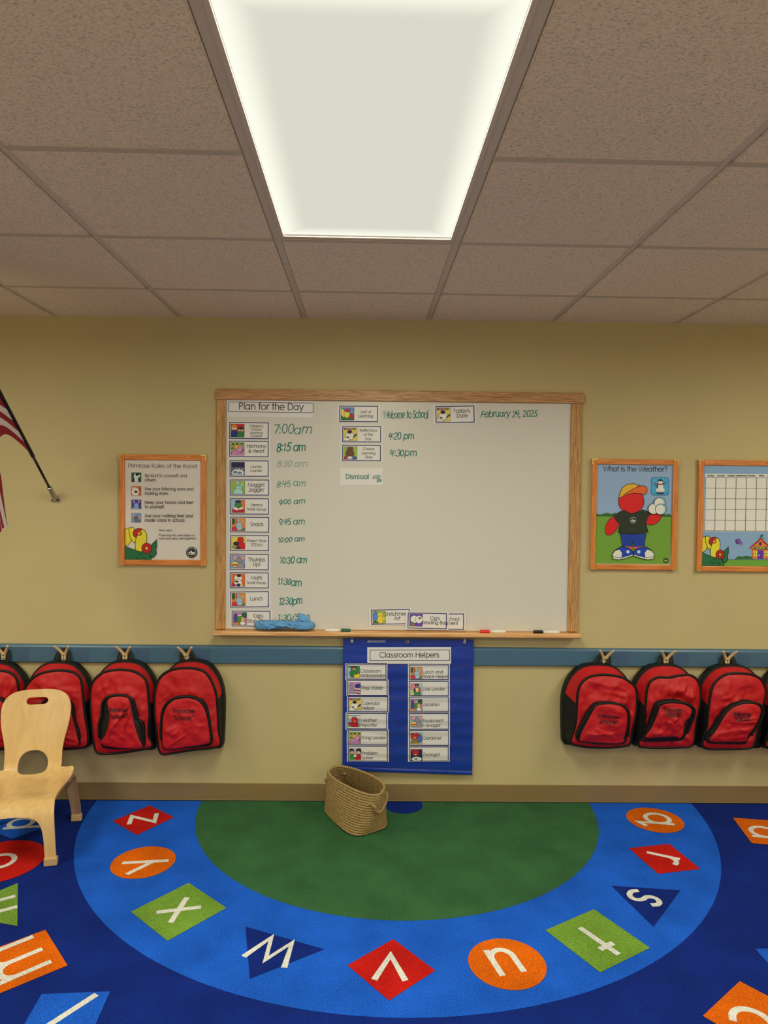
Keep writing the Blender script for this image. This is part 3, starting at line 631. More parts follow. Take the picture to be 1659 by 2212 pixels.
body = smooth_loop(zo([(364, 985), (378, 1032), (430, 1040), (560, 1036), (740, 1022), (830, 1044), (902, 1030), (910, 995), (880, 975), (770, 968), (640, 962), (560, 958), (440, 962), (390, 968)], -.055))
zmin = min(p[1] for p in body); body = [(p[0], max(p[1], tz+.001)) for p in body]
b.pillow(body, -.036, .038, m_cloth, 22, 2.6, cl_disp(3.1, .010, 34))
b.add([(p[0], -.036, p[1]) for p in body], [list(range(len(body)))], m_cloth)
b.build('folded_body', cl, origin=parent_loc(cl), smooth=True)
b = MB()
fp = smooth_loop(zo([(742, 972), (758, 930), (772, 893), (800, 908), (852, 932), (876, 985), (820, 1000), (760, 995)], -.04), 5)
b.pillow(fp, -.022, .012, m_cloth, 10, 2.0, cl_disp(8.1, .006, 30)); b.add([(p[0], -.0215, p[1]) for p in fp], [list(range(len(fp)))], m_cloth)
b.build('corner_flap', cl, origin=parent_loc(cl), smooth=True)
# ================================================================== coat rail with hooks
m_rail = mat('blue_rail_paint', S((60, 90, 100)), 0.35, spec=0.5, var=0.04, vscale=2)
RB, RTOP = 0.697, 0.785
rail = thing('coat_rail', 'long blue board on the wall carrying a row of double coat hooks', 'coat rack', (0, 0, RB))
b = MB(); b.prism([(0, RB), (-.018, RB), (-.021, RB+.004), (-.021, RTOP-.012), (-.017, RTOP-.004), (-.010, RTOP), (0, RTOP)], XL+.02, XR-.02, m_rail, 0)
b.build('rail_board', rail, origin=(0, 0, RB))
m_hook = mat('tan_hook_paint', S((186, 156, 104)), 0.35, spec=0.5); m_screw = mat('dark_screw', (0.05, 0.045, 0.04), 0.35, 0.9)
m_tag = mat('faded_name_tape', S((58, 80, 96)), 0.3, spec=0.5)
HX = [W(px, 1412, -.03)[0] for px in (8, 138, 270, 402, 1307, 1439, 1571)]
HX = HX+[HX[-1]+.302]; HZ = 0.785
for i, hx in enumerate(HX):
    b = MB(); n = 14
    # a flat stem with two prongs that bend away from the wall
    stem = [(-.010, -.074), (.010, -.074), (.0125, -.05), (.016, -.036), (-.016, -.036), (-.0125, -.05)]
    b.prism([(hx+p[0], HZ+p[1]) for p in stem], -.034, -.0215, m_hook)
    for s in (-1, 1):
        pts = []
        rad = []
        for j in range(9):
            u = j/8; pts.append((hx+s*(.005+.029*u**1.1), -.029-.030*u**1.5, HZ-.046+.047*u)); rad.append(.0088-.0030*u)
        b.tube(pts, rad, m_hook, 10)
    hk = b.build('coat_hook', rail, origin=(0, 0, RB), bevel=.0015)
    for dz in (-.052, -.066):
        q = MB(); q.tube([(hx, -.0335, HZ+dz), (hx, -.0365, HZ+dz)], [.0034, .0026], m_screw, 10); q.build('screw', hk)
        hk.children[-1].location = (0, 0, -RB) if hk.children else (0, 0, 0)
    x0 = hx+.055; b = MB(); b.box(x0, x0+.062, -.0216, -.0208, RB+.008, RTOP-.016, m_tag); b.build('name_label', rail, origin=(0, 0, RB))
# ================================================================== backpacks
m_red = mat('red_nylon', S((172, 19, 22)), 0.5, spec=0.4, bump=0.35, bscale=26, var=0.10, vscale=14)
m_blk = mat('black_nylon', (0.012, 0.012, 0.013), 0.6, spec=0.3, bump=0.2, bscale=60)
m_zip = mat('black_zipper', (0.008, 0.008, 0.008), 0.5, spec=0.3)
m_thread = mat('dark_embroidery', (0.03, 0.012, 0.02), 0.6)
def dome(wt, wb, h, z0=0.0, k=5, cx=0.0, sq=1.0):
    half = [(0.5*wb, 0), (0.86*wb, .0), (0.975*wb, .022*h), (wb, .075*h), (.5*(wb+wt)*1.01, .32*h), (wt, .54*h), (.945*wt, .70*h), (.79*wt, .845*h), (.52*wt*sq, .955*h), (.22*wt*sq, .995*h)]
    pts = half+[(-x, z) for x, z in reversed(half)]
    return [(x+cx, z+z0) for x, z in smooth_loop(pts, k)]
def by_length(pts, n, start):                       # n even steps round a closed outline, from the point nearest start
    i0 = min(range(len(pts)), key=lambda i: math.hypot(pts[i][0]-start[0], pts[i][1]-start[1]))
    p = pts[i0:]+pts[:i0]
    if sum(p[i-1][0]*p[i][1]-p[i][0]*p[i-1][1] for i in range(len(p))) < 0: p = [p[0]]+p[:0:-1]
    L = [0]
    for i in range(len(p)): L.append(L[-1]+math.hypot(p[(i+1) % len(p)][0]-p[i][0], p[(i+1) % len(p)][1]-p[i][1]))
    out = []; k = 0
    for j in range(n):
        d = L[-1]*j/n
        while L[k+1] < d: k += 1
        u = (d-L[k])/max(1e-9, L[k+1]-L[k]); q = p[(k+1) % len(p)]
        out.append((p[k][0]*(1-u)+q[0]*u, p[k][1]*(1-u)+q[1]*u))
    return out
YBK, YFR, YPK = -.066, -.124, -.158                 # back pad, main front, pocket front
def crease(x, z, seed, fr=16):                      # soft folds with a few sharp ridges
    a = .6+.9*math.sin(seed*2.3)
    u = x*math.cos(a)+z*math.sin(a); v = -x*math.sin(a)+z*math.cos(a)
    n = noise.noise((u*fr*.45+seed*5.1, v*fr*1.5, seed*1.7))
    m = noise.noise((x*fr*.5+seed, z*fr*.5, seed*3.3+4))
    r = 1-min(1, abs(n)*2.6)
    return r*r*max(0, .35+m)+.9*noise.fractal((x*9+seed*3.7, z*10, seed), .8, 2.1, 3)
def make_pack(hx, z, dome_px, front, pouch, flap, seed, label, tilt=.012, txt=None, amp=1.0):
    N = 96
    bx0, bx1, by0, by1 = dome_px
    x0, zt = W(bx0, by0, YBK); x1, zb = W(bx1, by1, YBK)
    t = thing('backpack', label, 'backpack', (hx, 0, zb), (0, 0, 0), 'red school backpacks hung on the coat rail')
    def loc(pts, y): return [(q[0]-hx, q[1]-zb) for q in (W(*z(*p), y) for p in pts)]
    hw, hgt, mx = (x1-x0)/2, zt-zb, (x0+x1)/2-hx
    back = by_length(dome(hw, hw*.97, hgt, 0, 5, mx), N, (mx, 0))
    fr_ = smooth_loop(loc(front, YFR), 5); fcx = sum(p[0] for p in fr_)/len(fr_)
    fo = by_length(fr_, N, (fcx, min(p[1] for p in fr_)))
    P = lambda o, y: [(x, y, zz) for x, zz in o]
    inner = [(mx+(x-mx)*.955, zz*.975+.004) for x, zz in back]
    b = MB(); b.loft(P(back, -.024), P(back, YBK), m_blk); b.add(P(back, -.024), [list(range(N))], m_blk); b.loft(P(back, YBK), P(inner, YBK-.006), m_blk); b.build('back_panel', t, smooth=True)
    ftop = max(p[1] for p in fo)
    mid = [((c[0]+d[0])/2, (c[1]+d[1])/2+.004*noise.noise((i*.3, seed, 0))) for i, (c, d) in enumerate(zip(inner, fo))]
    for nm, m, red in (('top_gusset', m_red, True), ('side_gusset', m_blk, False)):
        sel = lambda i: (fo[i][1] > .60*ftop) == red
        b = MB(); b.loft(P(inner, YBK-.004), P(mid, (YBK+YFR)/2), m, sel); b.loft(P(mid, (YBK+YFR)/2), P(fo, YFR), m, sel); b.build(nm, t, smooth=True)
    def disp(x, zz, s): return -amp*.019*crease(x, zz, seed)*(1-s**6)
    b = MB(); b.pillow(fo, YFR, .020, m_red, 26, 3.5, disp); b.build('front_panel', t, smooth=True)
    b = MB(); b.tube([(x, YFR-.002, zz) for x, zz in fo], .0064, m_zip, 8, closed=True); b.build('main_zipper', t, smooth=True)
    po_ = smooth_loop(loc(pouch, YPK), 5); pcx = sum(p[0] for p in po_)/len(po_); pz0 = min(p[1] for p in po_); pz1 = max(p[1] for p in po_)
    po = by_length(po_, N, (pcx, pz0)); pf = by_length(smooth_loop(loc(flap, YPK-.008), 5), N, (pcx, pz0))
    def tl(zz): return -tilt*1.4*((zz-pz0)/(pz1-pz0))
    b = MB(); b.loft([(x, YFR-.012, zz) for x, zz in po], [(x, YPK+tl(zz), zz) for x, zz in po], m_blk); b.loft([(x, YPK+tl(zz), zz) for x, zz in po], [(x, YPK-.008+tl(zz), zz) for x, zz in pf], m_blk); b.build('pocket_gusset', t, smooth=True)
    def disp2(x, zz, s): return -amp*.0135*crease(x, zz, seed+11, 19)*(1-s**6)+tl(zz)
    b = MB(); b.pillow(pf, YPK-.007, .012, m_red, 24, 3.5, disp2); pk = b.build('front_pocket', t, smooth=True)
    arch = [p for p in po if p[1] > pz0+.20*(pz1-pz0)]
    b = MB(); b.tube([(x, YPK-.003+tl(zz), zz) for x, zz in arch], .0066, m_zip, 8); b.build('pocket_zipper', pk, smooth=True)
    # embroidered name
    rn = random.Random(seed); n = len(pf); pc = (sum(p[0] for p in pf)/n, sum(p[1] for p in pf)/n)
    def ring_s(x, zz):                              # how far out on the pocket, 0 centre to 1 rim
        a = math.atan2(zz-pc[1], x-pc[0]); best = min(pf, key=lambda p: abs(math.remainder(math.atan2(p[1]-pc[1], p[0]-pc[0])-a, 2*PI)))
        return min(1.0, math.hypot(x-pc[0], zz-pc[1])/math.hypot(best[0]-pc[0], best[1]-pc[1]))
    b = MB(); tx, ty, tw_, gap = txt
    for line, yy, wd in (('Primrose', ty, tw_), ('Schools*', ty+gap, tw_*.88)):
        q0 = W(*z(tx-wd*.5, yy), YPK-.02); q1 = W(*z(tx+wd*.5, yy), YPK-.02)
        w_ = q1[0]-q0[0]; e = .0195/72; kx = w_/(text_width(line, 3)*e); x = 0
        for ch in line:
            dy = rn.uniform(-.0015, .0015); sx = .6 if ch == '*' else 1
            for st in strokes(ch):
                pts = [(q0[0]-hx+(x+gx*sx)*e*kx, q0[1]-zb+dy+gy*e) for gx, gy in st]
                L, R_ = ribbon(pts, .0029); m = len(pts)
                def on(p):
                    s_ = ring_s(*p); return (p[0], YPK-.007-.012*(1-s_**3.5)**.6+disp2(p[0], p[1], s_)-.0026, p[1])
                b.add([on(p) for p in L+R_], [(i, i+1, m+i+1, m+i) for i in range(m-1)], m_thread)
            x += GL[ch][0]*sx+3
    b.build('lettering', pk, fix=False)
    hz = HZ-zb-.026; pts = []
    for i in range(17):
        a = PI*i/16; pts.append((.031*math.copysign(abs(math.cos(a))**.8, math.cos(a))+mx*.5*(1-math.sin(a)), -.0268-.016*(1-math.sin(a)), hgt-.020+(hz-hgt+.020)*math.sin(a)**.75))
    b = MB(); b.tube(pts, .0115, m_blk, 10, flat=.3, up=(0, 1, 0)); b.build('hanging_loop', t, smooth=True)
    b = MB(); b.tube([(mx-.055, -.034, .02), (mx-.06, -.036, -.004), (mx-.058, -.040, -.016)], [.011, .010, .010], m_blk, 8, flat=.3, up=(0, 1, 0)); b.build('strap_end', t, smooth=True)
    return t
def sh(pts, d): return [(x+d, y) for x, y in pts]
za, zb2, zc2 = zm(0, 1380, 6.381), zm(180, 1380, 5.184), zm(1200, 1380, 3.6144)
F2 = [(360, 1490), (335, 1300), (325, 1000), (335, 760), (365, 650), (450, 545), (560, 480), (700, 445), (850, 433), (1000, 455), (1080, 505), (1120, 570), (1140, 700), (1160, 900), (1185, 1100), (1218, 1300), (1212, 1450), (1170, 1492), (1000, 1510), (700, 1525)]
P2 = [(545, 1480), (530, 1200), (560, 1000), (620, 860), (750, 805), (880, 805), (960, 865), (1005, 955), (1045, 1150), (1090, 1300), (1090, 1440), (1040, 1490), (800, 1505)]
T2 = [(555, 1470), (545, 1200), (572, 1000), (632, 875), (755, 818), (872, 818), (945, 875), (985, 965), (1030, 1150), (1060, 1300), (1085, 1430), (1040, 1480), (800, 1495)]
F3 = [(160, 1272), (122, 1180), (105, 1000), (90, 850), (82, 700), (88, 560), (112, 480), (170, 412), (250, 367), (380, 345), (520, 352), (620, 387), (690, 445), (720, 520), (735, 700), (745, 850), (737, 950), (735, 1080), (778, 1180), (768, 1206), (700, 1228), (500, 1262), (270, 1285)]
P3_ = [(195, 1180), (180, 1080), (182, 950), (210, 860), (215, 760), (242, 680), (300, 637), (400, 622), (500, 634), (560, 682), (590, 780), (615, 890), (668, 950), (680, 1080), (682, 1160), (655, 1222), (430, 1238), (240, 1225)]
T3 = [(188, 1158), (235, 1100), (272, 1000), (296, 880), (290, 780), (272, 700), (310, 655), (400, 640), (495, 652), (528, 700), (545, 800), (562, 900), (590, 1010), (628, 1130), (652, 1218), (430, 1222), (250, 1200)]
F4 = [(880, 1285), (840, 1200), (826, 1050), (808, 900), (800, 760), (805, 620), (828, 500), (872, 420), (950, 362), (1050, 332), (1200, 326), (1330, 352), (1400, 412), (1450, 500), (1490, 620), (1505, 760), (1512, 900), (1522, 1050), (1540, 1140), (1530, 1196), (1420, 1222), (1200, 1245), (1000, 1278)]
P4 = [(890, 1235), (874, 1120), (876, 1000), (888, 850), (922, 742), (1000, 668), (1100, 640), (1200, 638), (1300, 668), (1368, 742), (1402, 850), (1428, 1000), (1442, 1140), (1400, 1200), (1150, 1228), (1000, 1245)]
T4 = [(900, 1225), (886, 1120), (888, 1000), (900, 860), (936, 758), (1008, 688), (1100, 662), (1196, 660), (1286, 690), (1350, 758), (1385, 860), (1408, 1000), (1420, 1130), (1380, 1178), (1150, 1212), (1000, 1235)]
F5 = [(115, 805), (140, 720), (160, 620), (166, 500), (176, 400), (206, 340), (262, 297), (340, 281), (430, 283), (520, 301), (590, 345), (625, 382), (635, 450), (630, 550), (612, 650), (592, 750), (580, 815), (540, 835), (400, 848), (250, 843), (150, 826)]
P5 = [(168, 790), (166, 740), (205, 655), (255, 565), (290, 512), (340, 491), (430, 488), (500, 505), (545, 540), (562, 590), (563, 690), (558, 770), (530, 820), (350, 826), (200, 806)]
T5 = [(188, 792), (200, 730), (236, 645), (278, 558), (305, 514), (350, 498), (430, 496), (500, 514), (538, 550), (552, 600), (550, 685), (534, 760), (515, 812), (350, 812), (210, 800)]
F6 = [(645, 832), (660, 780), (690, 700), (696, 600), (706, 450), (716, 382), (742, 330), (800, 300), (880, 301), (960, 286), (1040, 281), (1090, 306), (1120, 352), (1130, 430), (1120, 530), (1094, 650), (1082, 760), (1070, 818), (1030, 842), (850, 850), (700, 846)]
P6 = [(672, 790), (718, 690), (750, 600), (776, 512), (810, 486), (870, 476), (960, 481), (1030, 506), (1065, 542), (1062, 600), (1046, 650), (1022, 720), (990, 788), (850, 802), (720, 802)]
T6 = [(700, 766), (742, 690), (782, 580), (802, 514), (850, 492), (950, 492), (1020, 516), (1048, 550), (1036, 592), (1004, 642), (996, 700), (990, 752), (962, 780), (930, 764), (800, 768)]
F7 = [(1142, 830), (1152, 780), (1180, 680), (1191, 560), (1206, 450), (1222, 380), (1262, 320), (1332, 276), (1420, 269), (1520, 276), (1590, 306), (1628, 360), (1638, 420), (1620, 500), (1596, 570), (1582, 680), (1562, 760), (1540, 830), (1500, 853), (1300, 860), (1185, 856)]
P7 = [(1178, 795), (1184, 760), (1240, 680), (1282, 600), (1332, 532), (1400, 492), (1480, 480), (1550, 491), (1588, 520), (1598, 562), (1572, 650), (1534, 720), (1496, 790), (1476, 822), (1320, 820), (1205, 816)]
T7 = [(1200, 790), (1214, 755), (1262, 680), (1304, 592), (1352, 532), (1420, 498), (1500, 492), (1556, 506), (1582, 545), (1570, 620), (1532, 700), (1496, 756), (1478, 800), (1330, 804), (1225, 802)]
D1_, D4 = -138*6.381, 136*3.6144
for i, a_ in enumerate((
 (za, (-83, 64, 1430, 1618), sh(F2, D1_), sh(P2, D1_), sh(T2, D1_), 1, 'red backpack at the left edge of the photo, partly behind the wooden chair', .010, (800+D1_, 1010, 300, 100)),
 (za, (54, 199, 1429, 1614), F2, P2, T2, 2, 'red backpack hanging directly behind the wooden chair back', .010, (800, 1010, 300, 100)),
 (zb2, (199, 341, 1427, 1620), F3, P3_, T3, 3, 'red backpack with a pinched front pocket showing its black sides', .006, (405, 812, 196, 72)),
 (zb2, (343, 484, 1426, 1617), F4, P4, T4, 4, 'red backpack hanging nearest the lower left corner of the whiteboard', .008, (1128, 826, 244, 76)),
 (zc2, (1216, 1366, 1434, 1610), F5, P5, T5, 5, 'red backpack hanging nearest the lower right corner of the whiteboard', .020, (405, 612, 158, 42)),
 (zc2, (1364, 1506, 1435, 1612), F6, P6, T6, 6, 'red backpack with a crumpled pointed front pocket, middle one of those at right', .022, (905, 560, 140, 34)),
 (zc2, (1506, 1650, 1436, 1616), F7, P7, T7, 7, 'red backpack with a leaning front pocket, second from the right edge of the photo', .022, (1440, 590, 130, 36)),
 (zc2, (1643, 1785, 1437, 1617), sh(F7, D4), sh(P7, D4), sh(T7, D4), 8, 'red backpack only just showing at the right edge of the photo', .020, (1440+D4, 590, 130, 36)))):
    make_pack(HX[i], a_[0], *a_[1:7], tilt=a_[7], txt=a_[8], amp=1.5 if i == 5 else 1.0)
# ================================================================== posters in oak boards
m_pine_h = wood('honey_wood_across', S((176, 98, 36)), S((204, 122, 54)), 0, 8, 18, 0.35)
m_pine_v = wood('honey_wood_upright', S((176, 98, 36)), S((204, 122, 54)), 2, 8, 18, 0.35)
m_brass = mat('brass', (0.72, 0.52, 0.20), 0.28, 0.95); m_paper = mat('poster_paper', S((198, 186, 160)), 0.6)
def poster_board(name, label, x0, x1, zb, zt):
    t = thing(name, label, 'poster', ((x0+x1)/2, 0, zb)); o = parent_loc(t)
    fw = .026; d = -.020
    b = MB(); b.box(x0+.003, x1-.003, -.010, -.0005, zb+.003, zt-.003, m_pine_v); b.build('backing_board', t, origin=o)
    for nm, q, m in (('frame_rail', (x0+fw, x1-fw, zt-fw, zt), m_pine_h), ('frame_rail', (x0+fw, x1-fw, zb, zb+fw), m_pine_h), ('frame_stile', (x0, x0+fw, zb, zt), m_pine_v), ('frame_stile', (x1-fw, x1, zb, zt), m_pine_v)):
        b = MB(); b.box(q[0], q[1], d, -.010, q[2], q[3], m); b.build(nm, t, origin=o, bevel=.003)
    for sx, x in ((1, x0), (-1, x1)):
        for sz, z in ((1, zb), (-1, zt)):
            b = MB(); L = .026; e = .0012; wd = .004
            for (a0, a1, c0, c1) in ((-e, L, -e, wd), (-e, wd, wd, L)):
                xa, xb = sorted((x+sx*a0, x+sx*a1)); za, zb_ = sorted((z+sz*c0, z+sz*c1))
                b.box(xa, xb, d-.0012, -.002, za, zb_, m_brass)
            b.build('corner_guard', t, origin=o)
    for u in (.2, .8):
        b = MB(); x = x0+(x1-x0)*u; b.tube([(x, d, zt-.011), (x, d-.003, zt-.011)], [.0058, .004], m_brass, 12)
        b.tube([(x, d-.003, zt-.011), (x, d-.0036, zt-.011)], [.0018, .0016], m_screw, 8); b.build('mounting_screw', t, origin=o)
    return t
YP = -.0106
def logo(a, cx, cy, r, dark=(30, 30, 26), light=(196, 188, 166)):
    a.ell(cx, cy, r, r, dark); a.ell(cx, cy, r*.76, r*.76, light); a.ell(cx, cy, r*.71, r*.71, dark)
    for s in (-1, 1): a.rect(cx+s*r*.42-r*.13, cy-r*.12, cx+s*r*.42+r*.13, cy+r*.22, light)
    a.poly([(cx-r*.25, cy-r*.2), (cx-r*.05, cy-r*.42), (cx+r*.08, cy-r*.1), (cx+r*.45, cy-r*.05), (cx+r*.25, cy+r*.32), (cx-r*.15, cy+r*.32)], light)
    a.rect(cx-r*.6, cy+r*.36, cx+r*.6, cy+r*.42, light)
    for k in range(-3, 4):
        an = k*.3; a.rect(cx+r*.87*math.sin(an)-r*.045, cy-r*.87*math.cos(an)-r*.06, cx+r*.87*math.sin(an)+r*.045, cy-r*.87*math.cos(an)+r*.06, light)
def flower_bank(a, f):                              # plain leafy mound with yellow and red round flowers; f maps 0-1 box
    R_, Y_, G_, O_ = (176, 28, 30), (232, 190, 44), (34, 96, 52), (216, 128, 40)
    lw = f(0, 0, 1)
    def e(cx, cy, rx, ry, c, rot=0):
        n = 24; an = math.radians(rot); pts = []
        for i in range(n):
            ex, ey = rx*math.cos(2*PI*i/n), ry*math.sin(2*PI*i/n)
            pts.append(f(min(1, max(0.0, cx+ex*math.cos(an)-ey*math.sin(an))), min(1.0, max(0, cy+ex*math.sin(an)+ey*math.cos(an)))))
        a.olp(pts, c, lw)
    e(.06, .28, .16, .26, Y_, 10); e(.24, .20, .10, .26, Y_, -14)
    e(.44, .18, .19, .15, R_); e(.50, .42, .17, .36, Y_, 12)
    a.olp([f(*p) for p in ((.76, .72), (.84, .50), (.99, .36), (1.0, .55), (.97, .66), (.99, .78), (.90, .90), (.82, .90))], G_, lw)
    a.olp([f(*p) for p in ((0, .55), (.12, .60), (.22, .64), (.34, .68), (.46, .72), (.60, .72), (.74, .78), (.80, .86), (.84, 1), (0, 1))], G_, lw)
    e(.68, .62, .155, .155, R_); e(.45, .18, .07, .06, O_); e(.68, .62, .05, .05, Y_)
    for x, y in ((.40, .90), (.64, .92), (.5, .79)): a.line([f(x-.05, y-.03), f(x-.03, y), f(x, y+.01), f(x+.03, y)], lw, (24, 30, 24))
# --- rules poster
x0, x1, zb, zt = -1.204, -.779, 1.181, 1.723
t = poster_board('rules_poster', 'white classroom rules poster in an orange wood frame left of the whiteboard', x0, x1, zb, zt)
b = MB(); b.box(x0+.0262, x1-.0262, YP, -.0101, zb+.0262, zt-.0262, m_paper); b.build('poster_sheet', t, origin=parent_loc(t))
DK = (58, 50, 46)
a = Art(z6, YP-.0003); a.text('Primrose Rules of the Roost', 263, 360, 60, DK, 7, x1=1342, slope=.010)
for y_, l1, l2, xe1, xe2 in ((508, 'Be kind to yourself and', 'others.', 1182, 713), (715, 'Use your listening ears and', 'looking eyes.', 1290, 900), (925, 'Keep your hands and feet', 'to yourself.', 1284, 836), (1133, 'Use your walking feet and', 'inside voice in school.', 1278, 1158)):
    a.text(l1, 526, y_, 46, DK, 6, x1=xe1, slope=.004); a.text(l2, 526, y_+68, 46, DK, 6, x1=xe2, slope=.004)
a.text('Percy says.', 744, 1350, 28, DK, 4, x1=956); a.text('"Following the rules helps us', 746, 1428, 28, DK, 4, x1=1303); a.text('work and play well together."', 746, 1478, 28, DK, 4, x1=1340)
a.text('- - - - - -', 1202, 1800, 14, DK, 3, x1=1318)
a.build('lettering', t)
for (y_, bg, sh) in ((438, (36, 88, 58), [(.5, .4, .26, .34, (206, 196, 176)), (.58, .2, .16, .16, (34, 30, 30)), (.48, .88, .3, .2, (206, 196, 176)), (.24, .86, .08, .2, (34, 30, 30)), (.78, .8, .07, .2, (34, 30, 30)), (.84, .34, .1, .12, (206, 196, 176))]),
                     (650, (186, 104, 48), [(.4, .62, .38, .5, (208, 196, 174)), (.46, .6, .17, .12, (26, 24, 24)), (.14, .2, .12, .1, (204, 192, 170)), (.86, .3, .08, .2, (150, 84, 40))]),
                     (860, (72, 56, 108), [(.26, .22, .09, .22, (150, 130, 168), -18), (.76, .2, .09, .22, (150, 130, 168), 16), (.5, .62, .24, .26, (112, 152, 184)), (.52, .94, .32, .14, (112, 152, 184)), (.16, .9, .1, .08, (140, 160, 170))]),
                     (1070, (100, 136, 156), [(.22, .2, .16, .2, (176, 134, 130)), (.8, .44, .16, .16, (176, 134, 130)), (.48, .54, .26, .26, (104, 84, 76)), (.64, .86, .28, .2, (112, 92, 82))])):
    a = Art(z6, YP-.0003); a.rect(316, y_, 470, y_+148, (50, 46, 46)); a.rect(319, y_+3, 467, y_+145, bg)
    for s in sh:
        sx, sy, rx, ry, c = s[:5]; an = math.radians(s[5] if len(s) > 5 else 0); pts = []
        for i in range(24):
            ex, ey = rx*math.cos(2*PI*i/24), ry*math.sin(2*PI*i/24)
            pts.append((319+148*min(1, max(0, sx+ex*math.cos(an)-ey*math.sin(an))), y_+3+142*min(1, max(0, sy+ex*math.sin(an)+ey*math.cos(an)))))
        a.poly(pts, c)
    a.build('picture', t)
a = Art(z6, YP-.0003); flower_bank(a, lambda x, y, l=0: 8 if l else (217+500*x, 1292+525*y)); a.build('corner_picture', t)
a = Art(z6, YP-.0003); logo(a, 1257, 1683, 88); a.build('round_emblem', t)
# --- weather poster
x0, x1, zb, zt = 1.117, 1.544, 1.179, 1.724
t = poster_board('weather_poster', 'What is the Weather? poster with blue sky and green field in an orange wood frame', x0, x1, zb, zt)
b = MB(); b.box(x0+.0262, x1-.0262, YP, -.0101, zb+.0262, zt-.0262, m_paper); b.build('poster_sheet', t, origin=parent_loc(t))
a = Art(z7, YP-.0003)
SKY, GRS, HDG, OL = (134, 156, 170), (104, 142, 46), (48, 92, 46), (26, 26, 24)
def LX(y): return 129-.026*(y-122)                  # left and right edge of the sheet down its height
def RX(y): return 809-.034*(y-122)
a.poly([(LX(122), 124), (RX(122), 132), (RX(607), 610), (LX(600), 602)], SKY)
hb = [(LX(600), 604)]+[(LX(590)+i*33, 578+8*math.sin(i*2.1)+(i % 3)*4-(6 if i in (3, 4, 5) else 0)) for i in range(0, 21)]+[(RX(607), 610)]
a.poly(hb, HDG)
a.poly([(LX(602), 602), (RX(610), 608), (RX(1030), 1034), (LX(1028), 1028)], GRS); a.line([(LX(602), 602), (RX(610), 608)], 3, OL)
a.build('landscape', t)
a = Art(z7, YP-.0009)
RD = (198, 28, 30)                                  # a plain round red form in outdoor clothes
a.ole(258, 690, 52, 92, RD, 5, OL, 28); a.ole(628, 625, 76, 50, RD, 5, OL, -32)
a.ole(430, 470, 116, 108, RD, 5, OL)
a.olp([(318, 440), (330, 390), (352, 345), (392, 318), (450, 310), (500, 325), (470, 350), (415, 378), (372, 405), (345, 432)], (226, 158, 40), 5, OL)
a.olp([(345, 432), (372, 405), (430, 368), (500, 332), (545, 330), (572, 350), (572, 388), (548, 414), (520, 400), (450, 396), (390, 412)], (212, 92, 36), 5, OL)
a.olp([(278, 600), (330, 560), (372, 552), (430, 582), (480, 572), (530, 545), (575, 560), (605, 572), (575, 620), (558, 660), (582, 745), (520, 752), (420, 762), (350, 756), (312, 746), (330, 668), (298, 650)], (40, 46, 32), 5, OL)
logo(a, 445, 642, 36, (40, 46, 32), (184, 178, 156))
a.olp([(328, 758), (440, 766), (562, 756), (552, 800), (542, 876), (452, 880), (440, 815), (432, 880), (350, 872), (340, 800)], (24, 56, 128), 5, OL)
a.poly([(372, 872), (434, 876), (434, 898), (380, 894)], (200, 82, 80)); a.poly([(450, 878), (535, 874), (528, 896), (452, 898)], (200, 82, 80))
for s, cx in ((-1, 355), (1, 535)):
    a.olp([(cx+s*92, 968), (cx+s*95, 940), (cx+s*70, 905), (cx+s*20, 876), (cx-s*50, 888), (cx-s*86, 920), (cx-s*86, 952), (cx-s*20, 976), (cx+s*50, 990)], (22, 62, 148), 5, OL)
    a.olp([(cx+s*92, 968), (cx+s*95, 940), (cx+s*70, 910), (cx+s*34, 900), (cx+s*10, 930), (cx+s*14, 972), (cx+s*50, 978)], (206, 200, 184), 4, OL)
    a.olp([(cx+s*92, 966), (cx+s*30, 976), (cx-s*30, 962), (cx-s*86, 944), (cx-s*86, 956), (cx-s*20, 980), (cx+s*40, 992), (cx+s*90, 986)], (206, 200, 184), 4, OL)
    a.ell(cx-s*42, 922, 15, 15, (190, 196, 196))
for cx, cy in ((628, 536), (680, 482), (690, 540)): a.ell(cx, cy, 51, 50, OL); a.ell(cx, cy, 47, 46, (128, 176, 186)); a.ell(cx-7, cy+3, 40, 42, (216, 212, 200))
a.build('figure_picture', t)
a = Art(z7, YP-.0005)                               # the snowman sticker
rr = [(612+150*(.12 if i in (0, 3) else 0), 0) for i in range(4)]
def rrect(x0, y0, x1, y1, r, n=6): return [(x0+r+(-r*math.cos(PI/2*i/n)), y0+r-r*math.sin(PI/2*i/n)) for i in range(n+1)]+[(x1-r+r*math.sin(PI/2*i/n), y0+r-r*math.cos(PI/2*i/n)) for i in range(n+1)]+[(x1-r+r*math.cos(PI/2*i/n), y1-r+r*math.sin(PI/2*i/n)) for i in range(n+1)]+[(x0+r-r*math.sin(PI/2*i/n), y1-r+r*math.cos(PI/2*i/n)) for i in range(n+1)]
a.poly(rrect(607, 253, 770, 417, 26), (28, 66, 96)); a.poly(rrect(611, 257, 766, 413, 24), (62, 148, 186))
for x, y in ((640, 280), (740, 330), (632, 350), (750, 268), (735, 390), (660, 300), (630, 385), (755, 360), (665, 262), (715, 275)): a.ell(x, y, 3.5, 3.5, (176, 200, 206))
a.ell(690, 368, 39, 27, (214, 212, 206)); a.ell(690, 332, 28, 24, (218, 216, 208)); a.ell(691, 298, 19, 18, (220, 218, 210))
a.rect(674, 272, 708, 286, (30, 30, 34)); a.rect(668, 284, 714, 289, (30, 30, 34))
a.line([(665, 312), (690, 320), (716, 312)], 9, (110, 44, 60)); a.line([(668, 312), (664, 350)], 8, (110, 44, 60))
